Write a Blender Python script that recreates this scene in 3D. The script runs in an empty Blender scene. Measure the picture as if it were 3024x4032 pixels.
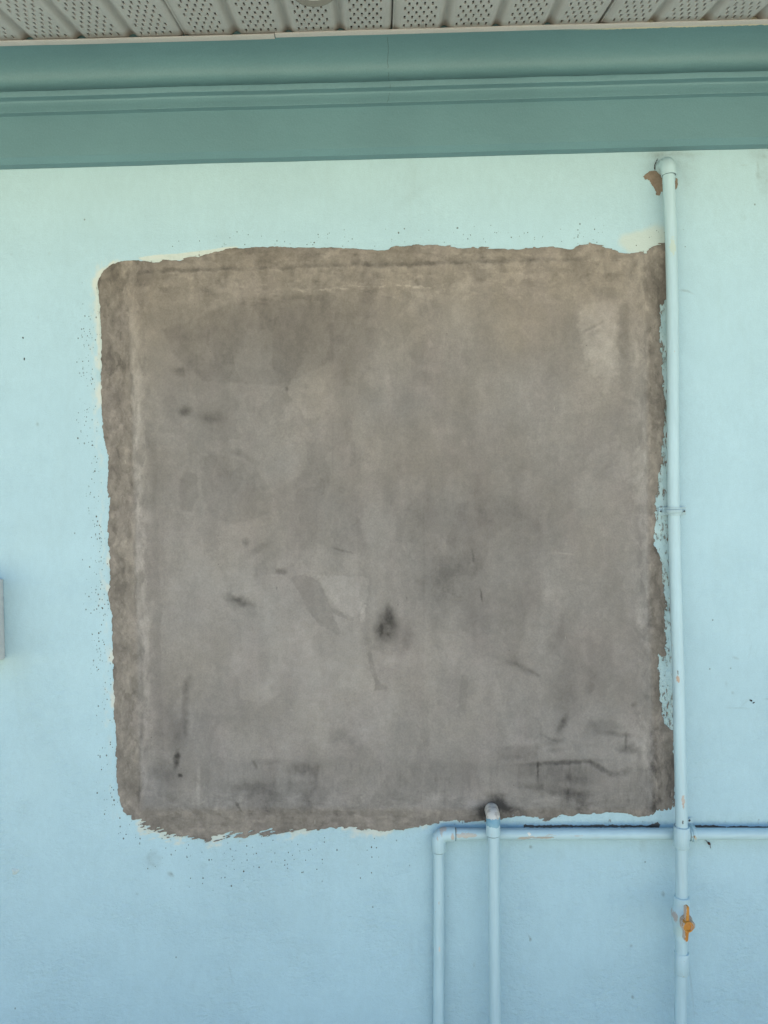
import bpy, math, random
import numpy as np
from mathutils import Vector, Matrix

# ------------------------------------------------------------------ camera, sky, sun, exposure
SC = bpy.context.scene
C = SC.collection
S = 0.00054          # metres per photo pixel on the wall plane
D = 1.636            # camera distance to the wall
F = D / S            # focal length in photo pixels
ZC = 1.60            # camera height
ROLL = 0.028
CR, SR = math.cos(ROLL), math.sin(ROLL)

cam_d = bpy.data.cameras.new('camera')
cam_d.sensor_fit = 'HORIZONTAL'
cam_d.sensor_width = 36.0
cam_d.lens = 36.0 * F / 3024.0
cam_d.clip_start = 0.05
cam_d.clip_end = 1000
cam = bpy.data.objects.new('camera', cam_d)
cam.matrix_world = Matrix.Translation((0, -D, ZC)) @ Matrix.Rotation(math.pi / 2, 4, 'X') @ Matrix.Rotation(-ROLL, 4, 'Z')
C.objects.link(cam)
SC.camera = cam

SUN_EL, SUN_AZ = math.radians(65), math.radians(14)   # sun stands behind the house
w = bpy.data.worlds.new('World')
SC.world = w
w.use_nodes = True
nt = w.node_tree
nt.nodes.clear()
sky = nt.nodes.new('ShaderNodeTexSky')
sky.sky_type = 'NISHITA'
sky.sun_disc = False
sky.sun_elevation = SUN_EL
sky.sun_rotation = SUN_AZ
bg = nt.nodes.new('ShaderNodeBackground')
bg.inputs[1].default_value = 0.095
wo = nt.nodes.new('ShaderNodeOutputWorld')
nt.links.new(sky.outputs[0], bg.inputs[0])
nt.links.new(bg.outputs[0], wo.inputs[0])

sun_d = bpy.data.lights.new('sun', 'SUN')
sun_d.energy = 5.0
sun_d.angle = math.radians(0.5)
sun_d.color = (1.0, 0.95, 0.86)
sun = bpy.data.objects.new('sun', sun_d)
sdir = Vector((math.sin(SUN_AZ) * math.cos(SUN_EL), math.cos(SUN_AZ) * math.cos(SUN_EL), math.sin(SUN_EL)))
sun.rotation_euler = sdir.to_track_quat('Z', 'Y').to_euler()
sun.location = (0, 4, 8)
C.objects.link(sun)

SC.view_settings.view_transform = 'Standard'
SC.view_settings.look = 'None'
SC.view_settings.exposure = 1.86
SC.view_settings.gamma = 1.0
SC.cycles.use_denoising = True
SC.cycles.max_bounces = 8
SC.cycles.diffuse_bounces = 5

rng = random.Random(7)

# ------------------------------------------------------------------ measuring helpers
def P(x, y, d=0.0):
    """photo pixel (x, y) at distance d in front of the wall -> world point"""
    k = (D - d) / F
    u, v = x - 1512.0, y - 2016.0
    return Vector(((u * CR - v * SR) * k, -d, ZC - (u * SR + v * CR) * k))

def wall_xyz(x, y, d):
    u, v = x - 1512.0, y - 2016.0
    return np.stack([(u * CR - v * SR) * S, -d * np.ones_like(x), ZC - (u * SR + v * CR) * S], -1)

def _hash(ix, iy, seed):
    h = (ix.astype(np.int64) * 374761393 + iy.astype(np.int64) * 668265263 + seed * 974711) & 0xffffffff
    h = ((h ^ (h >> 13)) * 1274126177) & 0xffffffff
    h = ((h ^ (h >> 16)) * 2246822519) & 0xffffffff
    h = h ^ (h >> 15)
    return (h & 0xffffff) / float(0xffffff)

def vnoise(x, y, seed=0):
    ix, iy = np.floor(x), np.floor(y)
    fx, fy = x - ix, y - iy
    fx = fx * fx * fx * (fx * (fx * 6 - 15) + 10)
    fy = fy * fy * fy * (fy * (fy * 6 - 15) + 10)
    a, b = _hash(ix, iy, seed), _hash(ix + 1, iy, seed)
    c, d = _hash(ix, iy + 1, seed), _hash(ix + 1, iy + 1, seed)
    return ((a * (1 - fx) + b * fx) * (1 - fy) + (c * (1 - fx) + d * fx) * fy) * 2 - 1

def fbm(x, y, seed=0, oct=4, gain=0.5):
    t, a, n = 0, 1.0, 0
    for i in range(oct):
        t = t + a * vnoise(x * 2 ** i + 17.3 * i, y * 2 ** i - 9.1 * i, seed + i * 13)
        n += a
        a *= gain
    return t / n

def sstep(a, b, x):
    t = np.clip((x - a) / (b - a), 0, 1)
    return t * t * (3 - 2 * t)

def poly_sd(poly, xs, ys, step=6.0):
    """signed distance (positive inside) to a polygon, on the grid xs x ys"""
    cx = np.arange(xs[0], xs[-1] + 2 * step, step)
    cy = np.arange(ys[0], ys[-1] + 2 * step, step)
    X, Y = np.meshgrid(cx, cy)
    p = np.array(poly, float)
    q = np.roll(p, -1, 0)
    best = np.full(X.shape, 1e9)
    ins = np.zeros(X.shape, bool)
    for (ax, ay), (bx, by) in zip(p, q):
        dx, dy = bx - ax, by - ay
        t = np.clip(((X - ax) * dx + (Y - ay) * dy) / (dx * dx + dy * dy + 1e-9), 0, 1)
        best = np.minimum(best, np.hypot(X - ax - t * dx, Y - ay - t * dy))
        if dy != 0:
            cr = ((ay > Y) != (by > Y)) & (X < dx * (Y - ay) / dy + ax)
            ins ^= cr
    sd = np.where(ins, best, -best)
    gx, gy = (xs - cx[0]) / step, (ys - cy[0]) / step
    ix, iy = np.minimum(gx.astype(int), len(cx) - 2), np.minimum(gy.astype(int), len(cy) - 2)
    fx, fy = (gx - ix)[None, :], (gy - iy)[:, None]
    A = sd[iy][:, ix]; B = sd[iy][:, ix + 1]; Cc = sd[iy + 1][:, ix]; Dd = sd[iy + 1][:, ix + 1]
    return (A * (1 - fx) + B * fx) * (1 - fy) + (Cc * (1 - fx) + Dd * fx) * fy

def ell(X, Y, cx, cy, rx, ry, rot=0.0, soft=0.6):
    a = math.radians(rot)
    dx, dy = X - cx, Y - cy
    u = (dx * math.cos(a) + dy * math.sin(a)) / rx
    v = (-dx * math.sin(a) + dy * math.cos(a)) / ry
    r = np.sqrt(u * u + v * v)
    return 1 - sstep(1 - soft, 1 + soft, r)

def polyline_y(pts, X):
    pts = np.array(pts, float)
    return np.interp(X, pts[:, 0], pts[:, 1])

# ------------------------------------------------------------------ object helpers
def tag(o, label, cat, group=None, kind=None):
    o['label'] = label
    o['category'] = cat
    if group: o['group'] = group
    if kind: o['kind'] = kind
    return o

def empty(name, loc=(0, 0, 0)):
    o = bpy.data.objects.new(name, None)
    o.location = loc
    o.empty_display_size = 0.05
    C.objects.link(o)
    return o

def attach(o, parent):
    if parent is not None:
        o.parent = parent
        o.matrix_parent_inverse = Matrix.Translation(-parent.location) if parent.parent is None else Matrix.Identity(4)
    return o

class MB:
    def __init__(s):
        s.v, s.f, s.m = [], [], []
    def add(s, vs, fs, mi=0):
        o = len(s.v)
        s.v += [tuple(x) for x in vs]
        s.f += [tuple(i + o for i in f) for f in fs]
        s.m += [mi] * len(fs)
        return s
    def box(s, lo, hi, mi=0):
        (a, b, c), (d, e, f) = lo, hi
        vs = [(a, b, c), (d, b, c), (d, e, c), (a, e, c), (a, b, f), (d, b, f), (d, e, f), (a, e, f)]
        return s.add(vs, [(0, 3, 2, 1), (4, 5, 6, 7), (0, 1, 5, 4), (1, 2, 6, 5), (2, 3, 7, 6), (3, 0, 4, 7)], mi)
    def tube(s, path, rad, n=28, caps=True, mi=0):
        path = [Vector(p) for p in path]
        if not hasattr(rad, '__len__'): rad = [rad] * len(path)
        vs, fs = [], []
        up = None
        for i, p in enumerate(path):
            t = (path[min(i + 1, len(path) - 1)] - path[max(i - 1, 0)]).normalized()
            if up is None:
                up = Vector((1, 0, 0)) if abs(t.x) < 0.7 else Vector((0, 0, 1))
            up = (up - t * up.dot(t)).normalized()
            sd = t.cross(up)
            for k in range(n):
                a = 2 * math.pi * k / n
                vs.append(p + (up * math.cos(a) + sd * math.sin(a)) * rad[i])
        m = len(path)
        for i in range(m - 1):
            for k in range(n):
                fs.append((i * n + k, i * n + (k + 1) % n, (i + 1) * n + (k + 1) % n, (i + 1) * n + k))
        if caps:
            fs.append(tuple(range(n))[::-1])
            fs.append(tuple((m - 1) * n + k for k in range(n)))
        return s.add(vs, fs, mi)
    def lathe(s, base, axis, prof, n=28, mi=0):
        """prof: list of (distance along axis, radius)"""
        base, axis = Vector(base), Vector(axis).normalized()
        ref = Vector((1, 0, 0)) if abs(axis.x) < 0.7 else Vector((0, 0, 1))
        u = (ref - axis * ref.dot(axis)).normalized()
        v = axis.cross(u)
        vs, fs = [], []
        for t, r in prof:
            for k in range(n):
                a = 2 * math.pi * k / n
                vs.append(base + axis * t + (u * math.cos(a) + v * math.sin(a)) * max(r, 1e-5))
        m = len(prof)
        for i in range(m - 1):
            for k in range(n):
                fs.append((i * n + k, i * n + (k + 1) % n, (i + 1) * n + (k + 1) % n, (i + 1) * n + k))
        fs.append(tuple(range(n))[::-1])
        fs.append(tuple((m - 1) * n + k for k in range(n)))
        return s.add(vs, fs, mi)
    def prism(s, poly, u, v, wdir, org, t0, t1, mi=0):
        """polygon in the (u, v) plane pushed along wdir from t0 to t1"""
        org, u, v, wdir = Vector(org), Vector(u), Vector(v), Vector(wdir)
        n = len(poly)
        vs = [org + u * a + v * b + wdir * t0 for a, b in poly] + [org + u * a + v * b + wdir * t1 for a, b in poly]
        fs = [tuple(range(n))[::-1], tuple(range(n, 2 * n))]
        fs += [(k, (k + 1) % n, n + (k + 1) % n, n + k) for k in range(n)]
        return s.add(vs, fs, mi)
    def build(s, name, mats, parent=None, smooth=True, angle=35, bevel=0.0):
        me = bpy.data.meshes.new(name)
        me.from_pydata(s.v, [], s.f)
        for m in (mats if isinstance(mats, (list, tuple)) else [mats]):
            me.materials.append(m)
        if any(s.m):
            me.polygons.foreach_set('material_index', s.m)
        o = bpy.data.objects.new(name, me)
        C.objects.link(o)
        import bmesh
        bm = bmesh.new(); bm.from_mesh(me)
        bmesh.ops.recalc_face_normals(bm, faces=bm.faces)
        if bevel:
            es = [e for e in bm.edges if len(e.link_faces) == 2 and e.calc_face_angle(0) > 0.6]
            bmesh.ops.bevel(bm, geom=es, offset=bevel, segments=2, affect='EDGES', profile=0.5)
        bm.to_mesh(me); bm.free()
        if smooth:
            me.polygons.foreach_set('use_smooth', [True] * len(me.polygons))
            me.set_sharp_from_angle(angle=math.radians(angle))
        return attach(o, parent)

def big_mesh(name, V, faces4, extra_faces, mats, attrs=None, parent=None):
    """numpy mesh: V (n,3), faces4 (m,4) int array plus a list of other faces"""
    me = bpy.data.meshes.new(name)
    nq = len(faces4)
    loops = faces4.reshape(-1).astype(np.int32)
    starts = np.arange(nq, dtype=np.int32) * 4
    if extra_faces:
        el = np.concatenate([np.array(f, np.int32) for f in extra_faces])
        ls = np.array([len(f) for f in extra_faces], np.int32)
        es = np.concatenate([[0], np.cumsum(ls)[:-1]]).astype(np.int32) + len(loops)
        loops = np.concatenate([loops, el]); starts = np.concatenate([starts, es])
    me.vertices.add(len(V)); me.loops.add(len(loops)); me.polygons.add(len(starts))
    me.vertices.foreach_set('co', V.astype(np.float32).reshape(-1))
    me.polygons.foreach_set('loop_start', starts.astype(np.int32))
    me.loops.foreach_set('vertex_index', loops.astype(np.int32))
    me.update(calc_edges=True)
    me.polygons.foreach_set('use_smooth', np.ones(len(starts), bool))
    for k, a in (attrs or {}).items():
        at = me.attributes.new(k, 'FLOAT_COLOR', 'POINT')
        at.data.foreach_set('color', a.astype(np.float32).reshape(-1))
    for m in (mats if isinstance(mats, (list, tuple)) else [mats]):
        me.materials.append(m)
    me.validate()
    o = bpy.data.objects.new(name, me)
    C.objects.link(o)
    return attach(o, parent)

def msquares(Fd, xs, ys):
    """region Fd > 0 -> grid verts used, cut verts, quads, polygons, outline edges"""
    ny, nx = Fd.shape
    ins = Fd > 0
    idx = -np.ones((ny, nx), np.int64)
    used = np.zeros((ny, nx), bool)
    a, b, c, d = ins[:-1, :-1], ins[:-1, 1:], ins[1:, 1:], ins[1:, :-1]
    cnt = a.astype(int) + b + c + d
    anyc = cnt > 0
    for sl in ((slice(0, -1), slice(0, -1)), (slice(0, -1), slice(1, None)), (slice(1, None), slice(1, None)), (slice(1, None), slice(0, -1))):
        used[sl] |= anyc
    used &= ins
    n = int(used.sum())
    idx[used] = np.arange(n)
    jy, jx = np.nonzero(used)
    vx, vy = xs[jx].astype(float), ys[jy].astype(float)
    fy, fx = np.nonzero(cnt == 4)
    quads = np.stack([idx[fy, fx], idx[fy + 1, fx], idx[fy + 1, fx + 1], idx[fy, fx + 1]], -1)
    ex, ey, epos, ecache, polys, outline = [], [], [], {}, [], []
    def cut(p, q):
        k = (p, q) if p < q else (q, p)
        if k in ecache: return ecache[k]
        (y0, x0), (y1, x1) = k
        f0, f1 = Fd[y0, x0], Fd[y1, x1]
        t = min(max(f0 / (f0 - f1), 0.02), 0.98)
        ex.append(xs[x0] + (xs[x1] - xs[x0]) * t); ey.append(ys[y0] + (ys[y1] - ys[y0]) * t)
        epos.append((y0, x0) if ins[y0, x0] else (y1, x1))
        ecache[k] = n + len(ex) - 1
        return ecache[k]
    for y, x in zip(*np.nonzero((cnt > 0) & (cnt < 4))):
        cs = [(y, x), (y + 1, x), (y + 1, x + 1), (y, x + 1)]
        poly, isx = [], []
        for i in range(4):
            p, q = cs[i], cs[(i + 1) % 4]
            if ins[p]:
                poly.append(int(idx[p])); isx.append(False)
            if ins[p] != ins[q]:
                poly.append(cut(p, q)); isx.append(True)
        polys.append(poly)
        for i in range(len(poly)):
            j = (i + 1) % len(poly)
            if isx[i] and isx[j] and not (ins[cs[0]] and len(poly) < 3):
                outline.append((poly[i], poly[j]))
    vx = np.concatenate([vx, np.array(ex)]) if ex else vx
    vy = np.concatenate([vy, np.array(ey)]) if ex else vy
    gy = np.concatenate([jy, np.array([p[0] for p in epos], int)]) if ex else jy
    gx = np.concatenate([jx, np.array([p[1] for p in epos], int)]) if ex else jx
    return vx, vy, gy, gx, quads, polys, outline

# ------------------------------------------------------------------ material helpers
class NT:
    def __init__(s, name, rough=0.6, spec=0.4):
        s.mat = bpy.data.materials.new(name)
        s.mat.use_nodes = True
        s.t = s.mat.node_tree
        s.bsdf = next(n for n in s.t.nodes if n.type == 'BSDF_PRINCIPLED')
        s.bsdf.inputs['Roughness'].default_value = rough
        s.bsdf.inputs['Specular IOR Level'].default_value = spec
        s._pos = None
    def n(s, typ, **kw):
        nd = s.t.nodes.new(typ)
        for k, v in kw.items(): setattr(nd, k, v)
        return nd
    def put(s, sock, val):
        if isinstance(val, (int, float)):
            sock.default_value = val
        elif isinstance(val, (tuple, list)):
            sock.default_value = tuple(val) if len(val) == len(sock.default_value) else tuple(val) + (1.0,)
        else:
            s.t.links.new(val, sock)
    def pos(s):
        if s._pos is None:
            s._pos = s.n('ShaderNodeNewGeometry').outputs['Position']
        return s._pos
    def obj(s):
        return s.n('ShaderNodeTexCoord').outputs['Object']
    def math(s, op, a, b=0.0, c=0.0, clamp=False):
        nd = s.n('ShaderNodeMath', operation=op, use_clamp=clamp)
        s.put(nd.inputs[0], a); s.put(nd.inputs[1], b); s.put(nd.inputs[2], c)
        return nd.outputs[0]
    def mapv(s, vec, scale=(1, 1, 1), loc=(0, 0, 0), rot=(0, 0, 0)):
        nd = s.n('ShaderNodeMapping')
        s.put(nd.inputs[0], vec)
        nd.inputs['Location'].default_value = loc
        nd.inputs['Rotation'].default_value = rot
        nd.inputs['Scale'].default_value = scale
        return nd.outputs[0]
    def noise(s, vec, scale=10, detail=4, rough=0.55, dist=0.0):
        nd = s.n('ShaderNodeTexNoise')
        s.put(nd.inputs['Vector'], vec)
        nd.inputs['Scale'].default_value = scale
        nd.inputs['Detail'].default_value = detail
        nd.inputs['Roughness'].default_value = rough
        nd.inputs['Distortion'].default_value = dist
        return nd.outputs[0]
    def voro(s, vec, scale=10, rand=1.0):
        nd = s.n('ShaderNodeTexVoronoi')
        s.put(nd.inputs['Vector'], vec)
        nd.inputs['Scale'].default_value = scale
        nd.inputs['Randomness'].default_value = rand
        return nd.outputs['Distance'], nd.outputs['Color']
    def ramp(s, f, a, b, lo=0.0, hi=1.0):
        nd = s.n('ShaderNodeMapRange', interpolation_type='SMOOTHSTEP')
        s.put(nd.inputs[0], f)
        s.put(nd.inputs[1], a); s.put(nd.inputs[2], b)
        nd.inputs[3].default_value = lo; nd.inputs[4].default_value = hi
        return nd.outputs[0]
    def mix(s, f, a, b, blend='MIX'):
        nd = s.n('ShaderNodeMix', data_type='RGBA', blend_type=blend)
        s.put(nd.inputs[0], f); s.put(nd.inputs[6], a); s.put(nd.inputs[7], b)
        return nd.outputs[2]
    def scale(s, col, f):
        nd = s.n('ShaderNodeVectorMath', operation='SCALE')
        s.put(nd.inputs[0], col); s.put(nd.inputs[3], f)
        return nd.outputs[0]
    def sep(s, c):
        nd = s.n('ShaderNodeSeparateColor')
        s.put(nd.inputs[0], c)
        return nd.outputs
    def sepxyz(s, c):
        nd = s.n('ShaderNodeSeparateXYZ')
        s.put(nd.inputs[0], c)
        return nd.outputs
    def attr(s, name):
        nd = s.n('ShaderNodeAttribute', attribute_name=name)
        return nd.outputs['Color'], nd.outputs['Alpha']
    def bump(s, h, dist, strength=1.0, prev=None):
        nd = s.n('ShaderNodeBump')
        nd.inputs['Strength'].default_value = 1.0
        s.put(nd.inputs['Strength'], strength)
        nd.inputs['Distance'].default_value = dist
        s.put(nd.inputs['Height'], h)
        if prev is not None: s.put(nd.inputs['Normal'], prev)
        return nd.outputs[0]
    def out(s, col=None, normal=None, rough=None):
        if col is not None: s.put(s.bsdf.inputs['Base Color'], col)
        if normal is not None: s.put(s.bsdf.inputs['Normal'], normal)
        if rough is not None: s.put(s.bsdf.inputs['Roughness'], rough)
        return s.mat

PAINT = (0.400, 0.570, 0.628)
TEAL = (0.122, 0.240, 0.272)
CEMENT = (0.222, 0.207, 0.193)

def mat_wall():
    m = NT('painted_wall', 0.55, 0.35)
    p = m.pos()
    c1, a1 = m.attr('mk')
    c2, a2 = m.attr('mk2')
    sdn, dens, cream = m.sep(c1)[0:3]
    rgh, worn, beige = m.sep(c2)[0:3]
    big = m.noise(p, 2.2, 3)
    col = m.mix(m.ramp(big, 0.35, 0.65), PAINT, tuple(k * 0.955 for k in PAINT))
    mid = m.noise(p, 14, 5, 0.6)
    col = m.mix(m.ramp(mid, 0.3, 0.75), col, m.scale(col, 0.965))
    fine = m.noise(p, 420, 2)
    col = m.scale(col, m.ramp(fine, 0.2, 0.8, 0.95, 1.045))
    smear = m.noise(m.mapv(p, (1, 1, 0.35), (2, 0, 9)), 6, 7, 0.65, 0.6)
    col = m.mix(m.ramp(smear, 0.52, 0.75, 0, 0.22), col, m.mix(0.5, m.scale(col, 0.88), (0.30, 0.38, 0.36)))
    roll = m.noise(m.mapv(p, (1, 1, 0.5)), 75, 5, 0.6)
    col = m.scale(col, m.ramp(roll, 0.25, 0.75, 0.975, 1.022))
    # sanded pale band round the patch
    cn = m.noise(m.mapv(p, (30, 30, 12)), 4, 4)
    cm = m.ramp(m.math('ADD', cream, m.math('MULTIPLY', m.math('SUBTRACT', cn, 0.5), 0.7)), 0.3, 0.75)
    cm = m.math('MULTIPLY', cm, m.ramp(cream, 0.02, 0.2))
    col = m.mix(cm, col, (0.54, 0.575, 0.525))
    # warm smear
    bn = m.noise(m.mapv(p, (20, 20, 40)), 3, 4)
    bm = m.math('MULTIPLY', m.ramp(m.math('ADD', beige, m.math('MULTIPLY', m.math('SUBTRACT', bn, 0.5), 0.5)), 0.25, 0.95), 0.5)
    col = m.mix(bm, col, (0.55, 0.54, 0.43))
    # worn mottled paint with cement showing through
    wn = m.noise(m.mapv(p, (1, 1, 0.4), (3, 0, 1)), 150, 8, 0.75, 0.3)
    wcol = m.mix(m.ramp(m.noise(m.mapv(p, (1, 1, 0.4)), 70, 7, 0.7), 0.38, 0.62), (0.31, 0.42, 0.39), (0.47, 0.58, 0.55))
    col = m.mix(m.math('MULTIPLY', worn, 0.75), col, wcol)
    wm = m.ramp(m.math('ADD', wn, m.math('MULTIPLY', worn, 0.17)), 0.655, 0.71)
    wm = m.math('MULTIPLY', wm, m.ramp(worn, 0.05, 0.3))
    col = m.mix(wm, col, (0.19, 0.155, 0.125))
    # dull older paint showing in thin places
    wl = m.ramp(m.noise(m.mapv(p, (1, 1, 0.6), (7, 0, 3)), 60, 7, 0.7), 0.62, 0.72)
    col = m.mix(m.math('MULTIPLY', wl, m.math('MULTIPLY', m.math('ADD', worn, cream, clamp=True), 0.55)), col, (0.40, 0.35, 0.28))
    # specks
    for sc, th, seed in ((150, 0.30, 0.0), (85, 0.16, 3.7), (250, 0.34, 9.1)):
        q = m.mapv(p, (1, 0.0, 0.75), (seed, 0, seed * 0.7))
        dist, cell = m.voro(q, sc)
        rnd = m.sep(cell)
        on = m.ramp(m.math('SUBTRACT', dens, rnd[0]), 0.0, 0.02)
        rad = m.math('MULTIPLY', m.math('ADD', m.math('MULTIPLY', rnd[1], 0.75), 0.25), th)
        wob = m.math('MULTIPLY', m.math('SUBTRACT', m.noise(p, 600, 2), 0.5), 0.12)
        dot = m.ramp(m.math('SUBTRACT', rad, m.math('ADD', dist, wob)), 0.0, 0.09)
        sm = m.math('MULTIPLY', m.math('MULTIPLY', dot, on), m.ramp(rnd[2], 0.0, 1.0, 0.35, 1.0))
        col = m.mix(sm, col, (0.075, 0.07, 0.06))
    # scattered very fine dirt everywhere
    dist, cell = m.voro(m.mapv(p, (1, 0, 0.8), (31, 0, 5)), 26)
    rnd = m.sep(cell)
    dot = m.ramp(m.math('SUBTRACT', m.math('MULTIPLY', rnd[1], 0.055), dist), 0.0, 0.02)
    dot = m.math('MULTIPLY', dot, m.ramp(rnd[0], 0.72, 0.74))
    col = m.mix(m.math('MULTIPLY', dot, 0.6), col, (0.12, 0.12, 0.11))
    # stains
    sn = m.noise(p, 55, 5, 0.65)
    st = m.math('MULTIPLY', a1, m.ramp(sn, 0.25, 0.7, 0.35, 1.0))
    col = m.mix(st, col, (0.13, 0.125, 0.10))
    # plaster relief under the paint
    h1 = m.noise(m.mapv(p, (1, 1, 1.5)), 26, 4, 0.55, 0.4)
    h2 = m.noise(m.mapv(p, (1, 1, 1.5), rot=(0, 0.35, 0)), 95, 5, 0.6, 0.3)
    h3 = m.noise(p, 420, 3)
    patchy = m.ramp(m.noise(p, 5, 4), 0.38, 0.62, 0.35, 1.15)
    rg2 = m.math('MULTIPLY', rgh, patchy)
    nrm = m.bump(h1, 0.006, m.math('MULTIPLY', rg2, 0.55))
    nrm = m.bump(h2, 0.0040, m.math('MULTIPLY', rg2, 0.75), nrm)
    nrm = m.bump(h3, 0.0007, 0.5, nrm)
    nrm = m.bump(m.math('SUBTRACT', 1.0, wm), 0.0008, 0.8, nrm)
    return m.out(col, nrm, m.ramp(mid, 0.3, 0.7, 0.5, 0.65))

def mat_cement():
    m = NT('cement_render', 0.85, 0.2)
    p = m.pos()
    c1, a1 = m.attr('tone')
    t, warm, edge = m.sep(c1)[0:3]
    col = m.mix(warm, CEMENT, (0.226, 0.195, 0.162))
    pk = m.noise(m.mapv(p, (6, 6, 3)), 2.2, 4)
    col = m.mix(m.ramp(pk, 0.4, 0.75, 0, 0.35), col, (0.228, 0.196, 0.184))
    st = m.noise(m.mapv(p, (1, 1, 0.22)), 22, 7, 0.68, 0.5)
    blot = m.noise(p, 45, 6, 0.62)
    grain = m.noise(p, 300, 5, 0.7)
    f = m.math('MULTIPLY', m.ramp(st, 0.25, 0.75, 0.955, 1.045), m.ramp(blot, 0.3, 0.7, 0.93, 1.06))
    f = m.math('MULTIPLY', f, m.ramp(grain, 0.25, 0.75, 0.88, 1.11))
    f = m.math('MULTIPLY', f, m.math('MULTIPLY', t, 2.0))
    col = m.scale(col, f)
    # pin holes and pale scratches
    dist, cell = m.voro(m.mapv(p, (1, 0, 1)), 34)
    rnd = m.sep(cell)
    dot = m.ramp(m.math('SUBTRACT', m.math('MULTIPLY', rnd[1], 0.05), dist), 0.0, 0.02)
    dot = m.math('MULTIPLY', dot, m.ramp(rnd[0], 0.70, 0.72))
    col = m.mix(m.math('MULTIPLY', dot, 0.6), col, (0.07, 0.06, 0.05))
    dist, cell = m.voro(m.mapv(p, (5, 0, 0.8), rot=(0, 0.12, 0)), 22)
    rnd = m.sep(cell)
    dot = m.ramp(m.math('SUBTRACT', m.math('MULTIPLY', rnd[1], 0.10), dist), 0.0, 0.03)
    dot = m.math('MULTIPLY', dot, m.ramp(rnd[0], 0.93, 0.94))
    col = m.mix(m.math('MULTIPLY', dot, 0.55), col, (0.40, 0.37, 0.32))
    h = m.noise(m.mapv(p, (1, 1, 0.45)), 60, 5, 0.6)
    nrm = m.bump(h, 0.0022, 0.45)
    nrm = m.bump(grain, 0.0005, 0.6, nrm)
    return m.out(col, nrm, m.ramp(blot, 0.3, 0.7, 0.75, 0.92))

def mat_teal():
    m = NT('teal_cornice_paint', 0.5, 0.4)
    p = m.pos()
    x, y, z = m.sepxyz(p)[0:3]
    col = m.mix(m.ramp(m.noise(p, 5, 4), 0.35, 0.7), TEAL, tuple(k * 0.92 for k in TEAL))
    col = m.scale(col, m.ramp(m.noise(p, 330, 2), 0.2, 0.8, 0.95, 1.05))
    # hairline crack across the mouldings
    wob = m.math('MULTIPLY', m.math('SUBTRACT', m.noise(m.mapv(p, (0, 0, 1)), 24, 3), 0.5), 0.030)
    dx = m.math('ABSOLUTE', m.math('SUBTRACT', m.math('SUBTRACT', x, 0.034), wob))
    ck = m.math('MULTIPLY', m.ramp(dx, 0.0003, 0.0010, 1.0, 0.0), m.ramp(z, ZC + 0.842, ZC + 0.846))
    ck = m.math('MULTIPLY', ck, m.ramp(m.noise(p, 30, 2), 0.40, 0.5))
    col = m.mix(m.math('MULTIPLY', ck, 0.5), col, (0.03, 0.045, 0.04))
    # bare cream line of missing paint under the trim on the right
    e = m.math('ADD', m.math('SUBTRACT', m.math('MULTIPLY', y, -1.0), 0.1115), m.math('MULTIPLY', m.math('SUBTRACT', m.noise(m.mapv(p, (1, 1, 2)), 90, 5, 0.65), 0.5), 0.009))
    fr = m.math('MULTIPLY', m.ramp(e, 0.0, 0.0008), m.ramp(x, 0.36, 0.52))
    fr = m.math('MULTIPLY', fr, m.ramp(x, 0.86, 0.80))
    col = m.mix(fr, col, (0.52, 0.49, 0.38))
    # small chips
    dist, cell = m.voro(m.mapv(p, (1, 0, 1)), 16)
    rnd = m.sep(cell)
    dot = m.ramp(m.math('SUBTRACT', m.math('MULTIPLY', rnd[1], 0.03), dist), 0.0, 0.012)
    dot = m.math('MULTIPLY', dot, m.ramp(rnd[0], 0.62, 0.64))
    col = m.mix(m.math('MULTIPLY', dot, 0.55), col, (0.42, 0.47, 0.43))
    dist, cell = m.voro(m.mapv(p, (1, 0, 1), (4, 0, 2)), 9)
    rnd = m.sep(cell)
    wob = m.math('MULTIPLY', m.math('SUBTRACT', m.noise(p, 250, 3), 0.5), 0.08)
    dot = m.ramp(m.math('SUBTRACT', m.math('MULTIPLY', rnd[1], 0.045), m.math('ADD', dist, wob)), 0.0, 0.02)
    dot = m.math('MULTIPLY', dot, m.ramp(rnd[0], 0.78, 0.8))
    col = m.mix(m.math('MULTIPLY', dot, 0.7), col, (0.05, 0.06, 0.055))
    nrm = m.bump(m.noise(m.mapv(p, (0.6, 1, 1)), 34, 4), 0.004, 0.35)
    nrm = m.bump(m.noise(p, 260, 3), 0.0008, 0.5, nrm)
    return m.out(col, nrm)

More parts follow.
